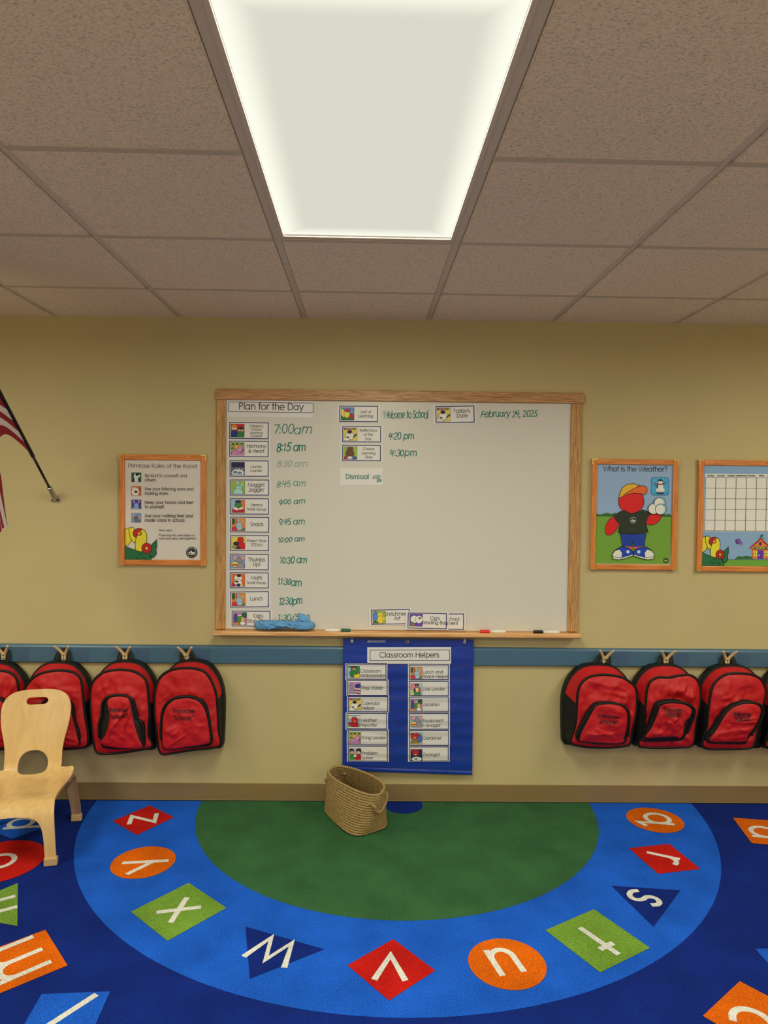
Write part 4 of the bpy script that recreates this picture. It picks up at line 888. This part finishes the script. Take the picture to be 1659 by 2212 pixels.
a.line([(662, 326), (640, 310)], 8, (130, 50, 84)); a.line([(716, 322), (736, 300)], 8, (130, 50, 84))
a.text('Winter', 652, 404, 20, (20, 36, 60), 4, x1=724); a.ell(752, 397, 4, 4, OL)
a.build('season_sticker', t)
a = Art(z7, YP-.0009); a.text('What is the Weather?', 180, 198, 44, OL, 5.5, x1=757, slope=.008); a.build('lettering', t)
a = Art(z7, YP-.0009); logo(a, 741, 1000, 25, OL, (150, 172, 90)); a.build('round_emblem', t)
# --- calendar poster
x0, x1, zb, zt = 1.645, 2.072, 1.175, 1.725
t = poster_board('calendar_poster', 'empty monthly calendar poster with a picture strip below, at the right edge of the photo', x0, x1, zb, zt)
b = MB(); b.box(x0+.0262, x1-.0262, YP, -.0101, zb+.0262, zt-.0262, m_paper); b.build('poster_sheet', t, origin=parent_loc(t))
a = Art(z7, YP-.0003)
def LX(y): return 1083-.024*(y-147)
def RX(y): return 1766-.036*(y-147)
a.poly([(LX(147), 149), (RX(147), 153), (RX(995), 999), (LX(990), 990)], (122, 150, 164))
a.poly([(1360, 990), (1375, 972), (1400, 962), (1425, 968), (1455, 958), (1490, 962), (1520, 972), (1535, 990)], (48, 92, 46))
a.poly([(LX(990), 990), (RX(995), 996), (RX(1050), 1054), (LX(1049), 1049)], (98, 144, 48)); a.line([(LX(990), 990), (RX(995), 996)], 3, OL)
a.build('landscape', t)
a = Art(z7, YP-.0007); WHT = (206, 198, 176)
def cxn(c, y): return 1099+c*91.5-.021*(y-225)
def rwy(r): return (255, 350, 446, 541, 637, 734)[r]
a.poly([(cxn(0, 225)-6, 222), (cxn(7, 225)+4, 226), (cxn(7, 740)+4, 744), (cxn(0, 740)-6, 740)], WHT)
for r in range(6): a.line([(cxn(0, rwy(r)), rwy(r)), (cxn(7, rwy(r)), rwy(r)+3)], 3, OL)
for c in range(8): a.line([(cxn(c, 255), 255), (cxn(c, 734), 735)], 3, OL)
a.build('calendar_grid', t)
a = Art(z7, YP-.0017)
for c, d in enumerate(('Sunday', 'Monday', 'Tuesday', 'Wednesday', 'Thursday', 'Friday', 'Saturday')): a.text(d, cxn(c+.5, 245), 245, 13, OL, 2.6, align='c'); a.k = 0
a.build('lettering', t)
a = Art(z7, YP-.0007); flower_bank(a, lambda x, y, l=0: 5 if l else (1062+238*x+(1-y)*6, 782+266*y)); a.build('corner_picture', t)
a = Art(z7, YP-.0007)
a.olp([(1515, 900), (1670, 902), (1668, 988), (1517, 986)], (214, 112, 40), 3, OL)
a.olp([(1508, 895), (1592, 812), (1678, 897)], (218, 116, 44), 3, OL)
a.line([(1495, 890), (1592, 804), (1690, 894)], 12, (170, 40, 38))
a.ell(1590, 850, 14, 18, (60, 50, 90)); a.rect(1538, 876, 1645, 896, (40, 72, 40)); a.text('Schoolhouse', 1548, 892, 12, (190, 176, 90), 2.5, x1=1632)
a.rect(1566, 908, 1614, 988, (84, 52, 130)); a.ell(1578, 955, 5, 5, (220, 210, 190))
for xx in (1528, 1624): a.rect(xx, 918, xx+32, 962, (228, 196, 80)); a.rect(xx+14, 918, xx+17, 962, OL); a.rect(xx, 938, xx+32, 941, OL)
a.line([(1597, 800), (1597, 775)], 3, OL); a.poly([(1588, 776), (1598, 768), (1612, 766), (1608, 786), (1594, 788)], (40, 80, 44)); a.line([(1570, 796), (1626, 800)], 3, (40, 80, 44))
a.build('house_picture', t)
a = Art(z7, YP-.0007); a.ell(1392, 826, 22, 22, OL, 20); a.ell(1392, 826, 19, 19, (110, 66, 130), 20); a.ell(1412, 842, 17, 14, (120, 74, 140)); a.ell(1378, 840, 8, 20, (70, 44, 84), -40); a.line([(1372, 822), (1356, 808)], 2.5, OL); a.line([(1408, 858), (1432, 866)], 2.5, OL); a.build('butterfly_picture', t)
# ================================================================== pocket chart
m_nylon = mat('blue_chart_nylon', S((24, 56, 140), 1.35), 0.35, spec=0.5, bump=0.5, bscale=9, var=0.1, vscale=6)
m_clear = bpy.data.materials.new('clear_vinyl'); m_clear.use_nodes = True
nt = m_clear.node_tree; nt.nodes.remove(nt.nodes['Principled BSDF'])
tr = nt.nodes.new('ShaderNodeBsdfTransparent'); tr.inputs[0].default_value = (.93, .93, .93, 1); gs = nt.nodes.new('ShaderNodeBsdfGlossy'); gs.inputs['Roughness'].default_value = .25
mx = nt.nodes.new('ShaderNodeMixShader'); mx.inputs[0].default_value = .05
nt.links.new(tr.outputs[0], mx.inputs[1]); nt.links.new(gs.outputs[0], mx.inputs[2]); nt.links.new(mx.outputs[0], nt.nodes['Material Output'].inputs[0])
YC = -.030
cA, cB, cC, cD = W(741, 1379, YC), W(1023.5, 1382, YC), W(1020, 1674, YC), W(739.5, 1664, YC)
chx = (cA[0]+cB[0])/2
ch = thing('pocket_chart', 'blue hanging pocket chart of helper cards below the whiteboard', 'pocket chart', (chx, YC, cC[1])); oc = parent_loc(ch)
def chp(u, v, d=0.0):
    x = (cA[0]*(1-u)+cB[0]*u)*(1-v)+(cD[0]*(1-u)+cC[0]*u)*v; z = (cA[1]*(1-u)+cB[1]*u)*(1-v)+(cD[1]*(1-u)+cC[1]*u)*v
    wv = .0016*math.sin(v*40+3*u)*noise.noise((u*3, v*6, 1))*2 if 0.1 < v < .98 else 0
    return (x, YC-d+wv, z)
b = MB(); b.grid(lambda u, v: chp(u, v), 30, 60, m_nylon); b.grid(lambda u, v: chp(u, v, -.0012), 30, 60, m_nylon); b.build('backing_cloth', ch, origin=oc, smooth=True)
b = MB(); b.grid(lambda u, v: chp(u, v*.042, .0022), 20, 2, m_nylon); b.grid(lambda u, v: chp(u, .97+v*.03, .003+.003*math.sin(v*PI)), 20, 4, m_nylon); b.build('hem', ch, origin=oc, smooth=True)
for k in range(10):
    v0 = .125+k*.0855; b = MB(); b.grid(lambda u, v: chp(.012+u*.976, v0+.052+v*.033, .0042-.0012*v), 6, 2, m_clear); b.build('clear_pocket', ch, origin=oc)
m_ring = mat('steel_grommet', (0.6, 0.58, 0.52), 0.3, 0.9)
for px, py in ((760, 1384.5), (880, 1386), (1003, 1387)):
    x, z = W(px, py, YC); b = MB(); n = 18
    b.tube([(x+.0062*math.cos(2*PI*i/n), YC-.0034, z+.0062*math.sin(2*PI*i/n)) for i in range(n)], .0022, m_ring, 8, closed=True, up=(0, 1, 0)); b.tube([(x, YC-.0023, z), (x, YC-.0027, z)], .005, m_screw, 12); b.build('grommet', ch, origin=oc, smooth=True)
a = Art(z5, YC-.0030)
bw = (176, 180, 190)
a.rect(382, 172, 584, 174.5, bw); a.rect(382, 192, 584, 194.5, bw); a.rect(382, 172, 384.5, 194, bw); a.rect(581.5, 172, 584, 194, bw)
a.rect(388, 177, 404, 189, bw); a.text('SCHOLASTIC', 412, 190, 12, bw, 2.6, x1=576); a.build('maker_tag', ch)
m_tape = mat('white_plastic_hook', S((214, 206, 188)), 0.4)
for px, dx in ((761, 'left'), (1004, 'right')):
    x, z = W(px, 1378, -.024); hk = thing('wall_hook', 'small white plastic hook holding the blue pocket chart by its top %s corner' % dx, 'hook', (x, 0, z), group='hooks holding the pocket chart')
    b = MB(); b.box(-.0095, .0095, -.004, -.0002, -.018, .022, m_tape); b.build('hook_plate', hk, bevel=.0012)
    b = MB(); b.tube([(0, -.004, -.010), (0, -.022, -.018), (0, -.034, -.020), (0, -.039, -.013), (0, -.038, -.004)], .0032, m_tape, 10); b.build('hook_prong', hk, smooth=True)
YK = YC-.0024
make_card('header_card', z5, (413, 280, 1303, 398), None, [('Classroom Helpers', 852, 362, 56)], 'long white card titled Classroom Helpers at the top of the blue chart', 'sign', 'helper chart cards', YK, paper=(380, 250, 1318, 436), tilt=-.002, wt=7)
for bd, pic, lines, lab in (
    ((152, 438, 590, 606), 'hug', ('Classroom', 'Ambassador'), 'white card reading Classroom Ambassador, topmost in the chart\'s left column'),
    ((163, 621, 603, 788), 'banner', ('Flag Holder',), 'white card reading Flag Holder with a pink picture in the blue chart'),
    ((168, 800, 610, 972), 'date', ('Calendar', 'Helper'), 'white card reading Calendar Helper with a black, white and yellow picture'),
    ((153, 990, 597, 1163), 'rain', ('Weather', 'Reporter'), 'white card reading Weather Reporter with a red picture in the blue chart'),
    ((166, 1178, 605, 1342), 'song', ('Song Leader',), 'white card reading Song Leader with a lime and pink picture in the chart'),
    ((168, 1358, 606, 1523), 'pals', ('Problem', 'Solver'), 'white card reading Problem Solver, lowest in the chart\'s left column'),
    ((852, 447, 1288, 612), 'meal', ('Lunch and', 'Snack Helper'), 'white card reading Lunch and Snack Helper, topmost in the chart\'s right column'),
    ((852, 631, 1288, 790), 'walk', ('Line Leader',), 'white card reading Line Leader in the blue chart\'s right column'),
    ((852, 806, 1290, 973), 'tale', ('Librarian',), 'white card reading Librarian with a pink picture in the blue chart'),
    ((852, 992, 1290, 1166), 'ball', ('Equipment', 'Manager'), 'white card reading Equipment Manager with a grey and pink picture in the chart'),
    ((852, 1181, 1290, 1350), 'plant', ('Gardener',), 'white card reading Gardener with a red and blue picture in the blue chart'),
    ((852, 1366, 1287, 1523), 'night', ('Zoologist',), 'white card reading Zoologist, lowest in the chart\'s right column')):
    x0, y0, x1, y1 = bd; rt = x0 > 700
    py = y0+(22 if not rt else 24); pxx = x0+12
    ls = [(lines[0], pxx+138, py+(72 if len(lines) == 2 else 78), 34)]+([(lines[1], pxx+138, py+124, 34)] if len(lines) == 2 else [])
    make_card('helper_card', z5, bd, (pic, pxx, py, pxx+133, py+131), ls, lab, 'card', 'helper chart cards', YK, pad=(16, 9, 16, 8), tilt=.004 if not rt else -.004, left=True, wt=4.4)
# ================================================================== rope basket
m_rope = mat('tan_braided_rope', S((146, 118, 68)), 0.85, spec=0.2, var=0.18, vscale=60, bump=0.3, bscale=300)
zk = zm(660, 1620, 5.53)
BZ = RZ+.0048
bot = [F(*zk(205, 700), BZ), F(*zk(575, 1046), BZ), F(*zk(1000, 905), BZ)]
bot.append((bot[0][0]+bot[2][0]-bot[1][0], bot[0][1]+bot[2][1]-bot[1][1]))
RH = (.205, .192, .205, .222)
top = [F(*zk(228, 290), RH[0]), F(*zk(835, 588), RH[1]), F(*zk(962, 390), RH[2]), F(*zk(420, 172), RH[3])]
bc = (sum(p[0] for p in bot)/4, sum(p[1] for p in bot)/4)
bk = thing('rope_basket', 'tan braided rope basket with two rope handles standing on the green rug area', 'basket', (bc[0], bc[1], BZ-.0035))
def ring_loop(t, inset=0.0, n=26):
    """rounded four-cornered loop at height fraction t"""
    C = [Vector((bot[i][0]*(1-t)+top[i][0]*t, bot[i][1]*(1-t)+top[i][1]*t, BZ+.006+(RH[i]-BZ-.006)*t)) for i in range(4)]
    M_ = sum(C, Vector())/4
    C = [M_+(c-M_)*(1-inset) for c in C]
    out = []
    rd = .22+.16*t
    for i in range(4):
        p, q, s = C[i], C[(i+1) % 4], C[(i+2) % 4]
        bow = .010+.008*math.sin(t*PI)
        nrm = Vector(((q-p).y, -(q-p).x, 0)).normalized()
        if nrm.dot(p+q-2*M_) < 0: nrm = -nrm
        for j in range(n):
            u = rd+(1-2*rd)*j/n; out.append(p.lerp(q, u)+nrm*bow*math.sin(PI*u))
        a0, a2 = p.lerp(q, 1-rd)+nrm*bow*math.sin(PI*(1-rd)), None
        nr2 = Vector(((s-q).y, -(s-q).x, 0)).normalized()
        if nr2.dot(q+s-2*M_) < 0: nr2 = -nr2
        a2 = q.lerp(s, rd)+nr2*bow*math.sin(PI*rd)
        for j in range(10):
            u = j/10; out.append(a0*(1-u)**2+q*2*u*(1-u)+a2*u*u)
    return out
def resample(pts, step):
    L = [0]
    n = len(pts)
    for i in range(n): L.append(L[-1]+(pts[(i+1) % n]-pts[i]).length)
    m = int(L[-1]/step); out = []; k = 0
    for j in range(m):
        d = L[-1]*j/m
        while L[k+1] < d: k += 1
        u = (d-L[k])/max(1e-9, L[k+1]-L[k]); out.append(pts[k].lerp(pts[(k+1) % n], u))
    return out
def braid(mb, pts, r, pitch, m, closed=True, n=10, amp=.2):
    N = len(pts); rings = []; s = 0
    for i, p in enumerate(pts):
        q0 = pts[(i-1) % N] if closed or i else p; q1 = pts[(i+1) % N] if closed or i < N-1 else p
        t = (q1-q0).normalized(); a = t.cross(Vector((0, 0, 1)))
        a = a.normalized() if a.length > .05 else Vector((1, 0, 0)); bb_ = a.cross(t)
        g = []
        for k in range(n):
            th = 2*PI*k/n
            ph = 2*PI*s/pitch+2.4*abs(math.sin(th))*(1)
            rr = r*(1+amp*math.sin(ph)-amp*.5)
            g.append(p+rr*(math.cos(th)*a+math.sin(th)*bb_))
        rings.append(g)
        if i < N-1: s += (pts[i+1]-p).length
    vs = [v for g in rings for v in g]; fs = []
    for i in range(N if closed else N-1):
        j = (i+1) % N
        for k in range(n): fs.append((i*n+k, i*n+(k+1) % n, j*n+(k+1) % n, j*n+k))
    if not closed: fs += [list(range(n)), list(range((N-1)*n, N*n))]
    mb.add(vs, fs, m)
NR = 17
b = MB()
m_gap = mat('rope_gap_shade', S((84, 62, 34)), 0.95, spec=0.1)  # dark sheet behind the coils, painting in the shade between rope rows
for k in range(NR-1): b.loft(ring_loop(k/(NR-1)), ring_loop((k+1)/(NR-1)), m_gap)
for k in range(NR): braid(b, resample(ring_loop(k/(NR-1)), .0021), .0065, .0105, m_rope, amp=.24)
b.build('coiled_wall', bk, origin=parent_loc(bk), smooth=True)
b = MB()
for k in range(1, 8): braid(b, resample(ring_loop(0.0, k*.13), .0026), .0066, .0085, m_rope, n=8)
b.build('coiled_base', bk, origin=parent_loc(bk), smooth=True)
def handle(pts):
    P = []
    for i in range(len(pts)-1):
        for j in range(8):
            t = j/8; p0 = pts[max(0, i-1)]; p1 = pts[i]; p2 = pts[i+1]; p3 = pts[min(len(pts)-1, i+2)]
            P.append(0.5*((2*p1)+(p2-p0)*t+(2*p0-5*p1+4*p2-p3)*t*t+(3*p1-p0-3*p2+p3)*t**3))
    P.append(pts[-1]); Q = []
    for i in range(len(P)-1):
        n = max(1, int((P[i+1]-P[i]).length/.0018))
        for j in range(n): Q.append(P[i].lerp(P[i+1], j/n))
    b = MB(); braid(b, Q, .0066, .0100, m_rope, closed=False, amp=.25); return b
def on_end(i, u, t, out):                           # a point on the short end i at fraction u, height t, pushed outwards
    j = (i+1) % 4
    p = Vector((bot[i][0]*(1-t)+top[i][0]*t, bot[i][1]*(1-t)+top[i][1]*t, 0)); q = Vector((bot[j][0]*(1-t)+top[j][0]*t, bot[j][1]*(1-t)+top[j][1]*t, 0))
    z = BZ+((RH[i]*(1-u)+RH[j]*u)-BZ)*t
    c = Vector((bc[0], bc[1], 0)); d = ((p+q)/2-c); d.z = 0; d.normalize()
    v = p.lerp(q, u)+d*out; return Vector((v.x, v.y, z))
for e in (1, 3):
    po_ = 1.0 if e == 1 else .45
    hb_ = handle([on_end(e, u, t_, d_*po_ if d_ > 0 else d_) for u, t_, d_ in ((.10, .80, -.006), (.12, .78, .014), (.25, .64, .024), (.50, .54, .028), (.75, .66, .024), (.88, .80, .014), (.90, .82, -.006))])
    hb_.build('rope_handle', bk, origin=parent_loc(bk), smooth=True)
    kb = MB()
    for u in (.10, .90): kb.tube([on_end(e, u, .80, -.010), on_end(e, u, .80, -.014), on_end(e, u, .80, -.026), on_end(e, u, .80, -.030)], [.005, .0105, .0105, .004], m_rope, 12)
    kb.build('handle_knot', bk, origin=parent_loc(bk), smooth=True)
# ================================================================== child's chair
m_ply = wood('birch_ply', S((194, 154, 90)), S((202, 163, 98)), 2, 3.0, 12, 0.26, .6); m_ply_shade = wood('shaded_ply_leg', S((128, 100, 66)), S((150, 118, 78)), 2, 4, 9, 0.4)  # rear legs: same ply, with the shade on them painted in as darker wood
m_boot = mat('tan_foot_cap', S((176, 144, 92)), 0.5)
chair = thing('child_chair', 'small bent birch plywood chair with a cut-out back standing on the rug', 'chair', (-1.463, -.44, RZ+.0026), (0, 0, math.radians(12)))
PROF = [(.245, .602), (.218, .52), (.184, .41), (.160, .325), (.143, .275), (.106, .249), (.05, .240), (-.05, .240), (-.12, .246), (-.172, .245), (-.207, .226), (-.222, .190), (-.228, .13), (-.232, .0)]
def prof_curve():
    P = []
    n = len(PROF)
    for i in range(n-1):
        p0, p1, p2, p3 = PROF[max(0, i-1)], PROF[i], PROF[i+1], PROF[min(n-1, i+2)]
        for j in range(12):
            t = j/12; P.append(tuple(0.5*((2*p1[c])+(-p0[c]+p2[c])*t+(2*p0[c]-5*p1[c]+4*p2[c]-p3[c])*t*t+(-p0[c]+3*p1[c]-3*p2[c]+p3[c])*t**3) for c in range(2)))
    P.append(PROF[-1]); L = [0]
    for i in range(1, len(P)): L.append(L[-1]+math.hypot(P[i][0]-P[i-1][0], P[i][1]-P[i-1][1]))
    return P, L
PC, PL = prof_curve()
def at_t(t):
    t = min(max(t, 0), PL[-1]-1e-6); k = 0
    while PL[k+1] < t: k += 1
    u = (t-PL[k])/(PL[k+1]-PL[k]); return PC[k][0]*(1-u)+PC[k+1][0]*u, PC[k][1]*(1-u)+PC[k+1][1]*u
TE = PL[-1]
def t_of(i): return PL[i*12]
tb_ = t_of(4); tf = t_of(9)                         # back bend, front bend
half = [(0, 0), (.055, .001), (.100, .010), (.132, .034), (.147, .075), (.147, .125), (.138, .18), (.127, .23), (.121, .28), (.121, tb_-.012), (.119, tb_+.006)]
wing = [(.150, tb_+.010), (.170, tb_+.008), (.177, tb_+.022), (.174, tb_+.06), (.163, tb_+.13), (.157, tb_+.20), (.160, tf-.02), (.166, tf+.03), (.172, tf+.12), (.180, TE-.012)]
leg_in = [(.138, TE-.012), (.133, tf+.18), (.126, tf+.13), (.112, tf+.095), (.085, tf+.075), (.05, tf+.068), (0, tf+.066)]
def sm_open(pts, k=5):
    out = []; n = len(pts)
    for i in range(n-1):
        p0, p1, p2, p3 = pts[max(0, i-1)], pts[i], pts[i+1], pts[min(n-1, i+2)]
        for j in range(k):
            t = j/k; out.append(tuple(0.5*((2*p1[c])+(-p0[c]+p2[c])*t+(2*p0[c]-5*p1[c]+4*p2[c]-p3[c])*t*t+(-p0[c]+3*p1[c]-3*p2[c]+p3[c])*t**3) for c in range(2)))
    out.append(pts[-1]); return out
right = sm_open(half)+sm_open(wing)+sm_open(leg_in)
outer = right[:-1]+[(-x, t) for x, t in reversed(right)][:-1]
slot = [(s*(.030)+.017*math.cos(a), .052+.016*math.sin(a)) for s, a0 in ((1, -PI/2), (-1, PI/2)) for a in [a0+PI*i/8 for i in range(9)]]
hole = smooth_loop([(0, tb_-.072), (.034, tb_-.065), (.058, tb_-.038), (.063, tb_+.0), (.054, tb_+.024), (.028, tb_+.036), (-.028, tb_+.036), (-.054, tb_+.024), (-.063, tb_+.0), (-.058, tb_-.038), (-.034, tb_-.065)], 5)
bm = bmesh.new(); es = []
for loop in (outer, slot, hole):
    vs_ = [bm.verts.new((x, t, 0)) for x, t in loop]
    es += [bm.edges.new((vs_[i], vs_[(i+1) % len(vs_)])) for i in range(len(vs_))]
bmesh.ops.triangle_fill(bm, use_beauty=True, use_dissolve=False, edges=es)
for i in range(1, 64):
    bmesh.ops.bisect_plane(bm, geom=bm.verts[:]+bm.edges[:]+bm.faces[:], plane_co=(0, TE*i/64, 0), plane_no=(0, 1, 0), dist=1e-5)
for i in range(-8, 9):
    bmesh.ops.bisect_plane(bm, geom=bm.verts[:]+bm.edges[:]+bm.faces[:], plane_co=(i*.0213+.0007, 0, 0), plane_no=(1, 0, 0), dist=1e-5)
for v in bm.verts:
    x, t = v.co.x, v.co.y; y, z = at_t(t)
    if t < tb_: y -= .45*x*x*min(1, (tb_-t)/.15)     # back gently dished
    v.co = (x, y-(.0), z)
bmesh.ops.recalc_face_normals(bm, faces=bm.faces)
if sum(f.normal.z*f.calc_area() for f in bm.faces) < 0: bmesh.ops.reverse_faces(bm, faces=bm.faces)
me = bpy.data.meshes.new('seat_shell'); bm.to_mesh(me); bm.free(); me.materials.append(m_ply)
me.polygons.foreach_set('use_smooth', [True]*len(me.polygons))
sh = bpy.data.objects.new('seat_shell', me); COL.objects.link(sh); sh.parent = chair
sm = sh.modifiers.new('thickness', 'SOLIDIFY'); sm.thickness = .011; sm.offset = -1
bv = sh.modifiers.new('bevel', 'BEVEL'); bv.width = .0022; bv.segments = 2; bv.limit_method = 'ANGLE'; bv.angle_limit = math.radians(50)
for s in (-1, 1):
    # rear leg bent from the seat wing down to the floor
    b = MB(); path = [(.146, .07, .2275), (.149, .122, .229), (.152, .148, .224), (.156, .162, .208), (.165, .169, .15), (.176, .175, .07), (.181, .178, .010)]
    hwid = [.026, .027, .027, .026, .024, .022, .020]
    vs_ = []
    for i, (p, hw_) in enumerate(zip(path, hwid)):
        q0, q1 = path[max(0, i-1)], path[min(len(path)-1, i+1)]
        ty, tz_ = q1[1]-q0[1], q1[2]-q0[2]; l_ = math.hypot(ty, tz_); ny, nz = tz_/l_, -ty/l_     # towards the inside of the bend
        for dx, dn in ((-hw_, 0), (hw_, 0), (hw_, 1), (-hw_, 1)): vs_.append((s*(p[0]+dx), p[1]+dn*.010*ny, p[2]+dn*.010*nz))
    fs = []
    for i in range(len(path)-1):
        for k in range(4): fs.append((i*4+k, i*4+(k+1) % 4, (i+1)*4+(k+1) % 4, (i+1)*4+k))
    fs += [(0, 1, 2, 3), (len(vs_)-4, len(vs_)-3, len(vs_)-2, len(vs_)-1)]
    b.add(vs_, fs, m_ply_shade); b.build('rear_leg', chair, bevel=.0015)
    b = MB(); b.box(s*.181-.023, s*.181+.023, .173-.014, .173+.010, .0, .030, m_boot); b.build('foot_cap', chair, bevel=.003)
    b = MB(); b.box(s*.159-.0255, s*.159+.0255, -.238, -.212, .0, .032, m_boot); b.build('foot_cap', chair, bevel=.003)
# ================================================================== flag on its wall bracket
m_chrome = mat('nickel_bracket', (0.55, 0.53, 0.48), 0.3, 0.95); m_pole = mat('black_pole', (0.006, 0.006, 0.006), 0.35)
fx, fz = W(121, 1079, 0)
fl_ = thing('wall_flag', 'striped red and white flag on a black pole in a metal wall bracket', 'flag', (fx, 0, fz))
def at_plane(px, py, x):
    q = plane_pt(px, py, 0, x); return Vector((0, q.y, q.z-fz))
D = at_plane(0, 850, fx)-Vector((0, -.004, 0)); D.normalize()
b = MB(); b.prism([(-.027, -.012), (.027, -.012), (.022, .012), (.014, .018), (-.014, .018), (-.022, .012)], -.005, -.0002, m_chrome)
for s in (-1, 1): b.tube([(s*.018, -.005, -.004), (s*.018, -.0075, -.004)], [.0045, .003], m_screw, 10)
b.build('bracket_plate', fl_, bevel=.001)
b = MB(); b.tube([Vector((0, -.004, .0))+D*k for k in (0, .02, .085, .09)], [.015, .013, .0125, .011], m_chrome, 16); b.build('pole_socket', fl_, smooth=True)
b = MB()
b.tube([Vector((0, -.004, 0))+D*k for k in (.04, .30)], .0058, m_pole, 12); b.tube([Vector((0, -.004, 0))+D*k for k in (.30, .305, 1.25)], [.0085, .009, .009], m_pole, 12)
b.build('flag_pole', fl_, smooth=True)
m_fr = mat('flag_red', S((128, 22, 32)), 0.8); m_fwh = mat('flag_white', S((196, 176, 156)), 0.8); m_fb = mat('flag_blue', S((30, 38, 84)), 0.8)
def bez(pts, t):
    P = [Vector(p) for p in pts]
    n = len(P)-1; s = min(int(t*n), n-1); u = t*n-s
    p0, p1, p2, p3 = P[max(0, s-1)], P[s], P[s+1], P[min(n, s+2)]
    return 0.5*((2*p1)+(p2-p0)*u+(2*p0-5*p1+4*p2-p3)*u*u+(3*p1-p0-3*p2+p3)*u**3)
h0 = Vector((0, -.004, 0))+D*.315
E = [h0]+[at_plane(px, py, fx) for px, py in ((12, 938), (-24, 974), (-24, 994), (1, 1018), (14, 1075), (22, 1130))]
def flag_pt(s, u):                                  # s along the fly, u across the stripes from the bottom one up
    e = bez(E, s)
    d = (D*.88).lerp(Vector((0, -.34, -.10)), min(1, s*1.15))
    q = e+d*u
    amp = .014*min(1, s*2.2)
    q.x += amp*math.sin(u*11+s*5)+.008*s*math.sin(u*23)
    return q
for k in range(13):
    b = MB(); m = m_fr if k % 2 == 0 else m_fwh
    b.grid(lambda a_, c_: flag_pt(a_ if k < 6 else .42+a_*.58, (k+c_)/13), 44, 4, m); b.build('flag_stripe', fl_, smooth=True)
b = MB(); b.grid(lambda a_, c_: flag_pt(a_*.42, (6+c_*7)/13), 20, 20, m_fb); b.build('star_field', fl_, smooth=True)
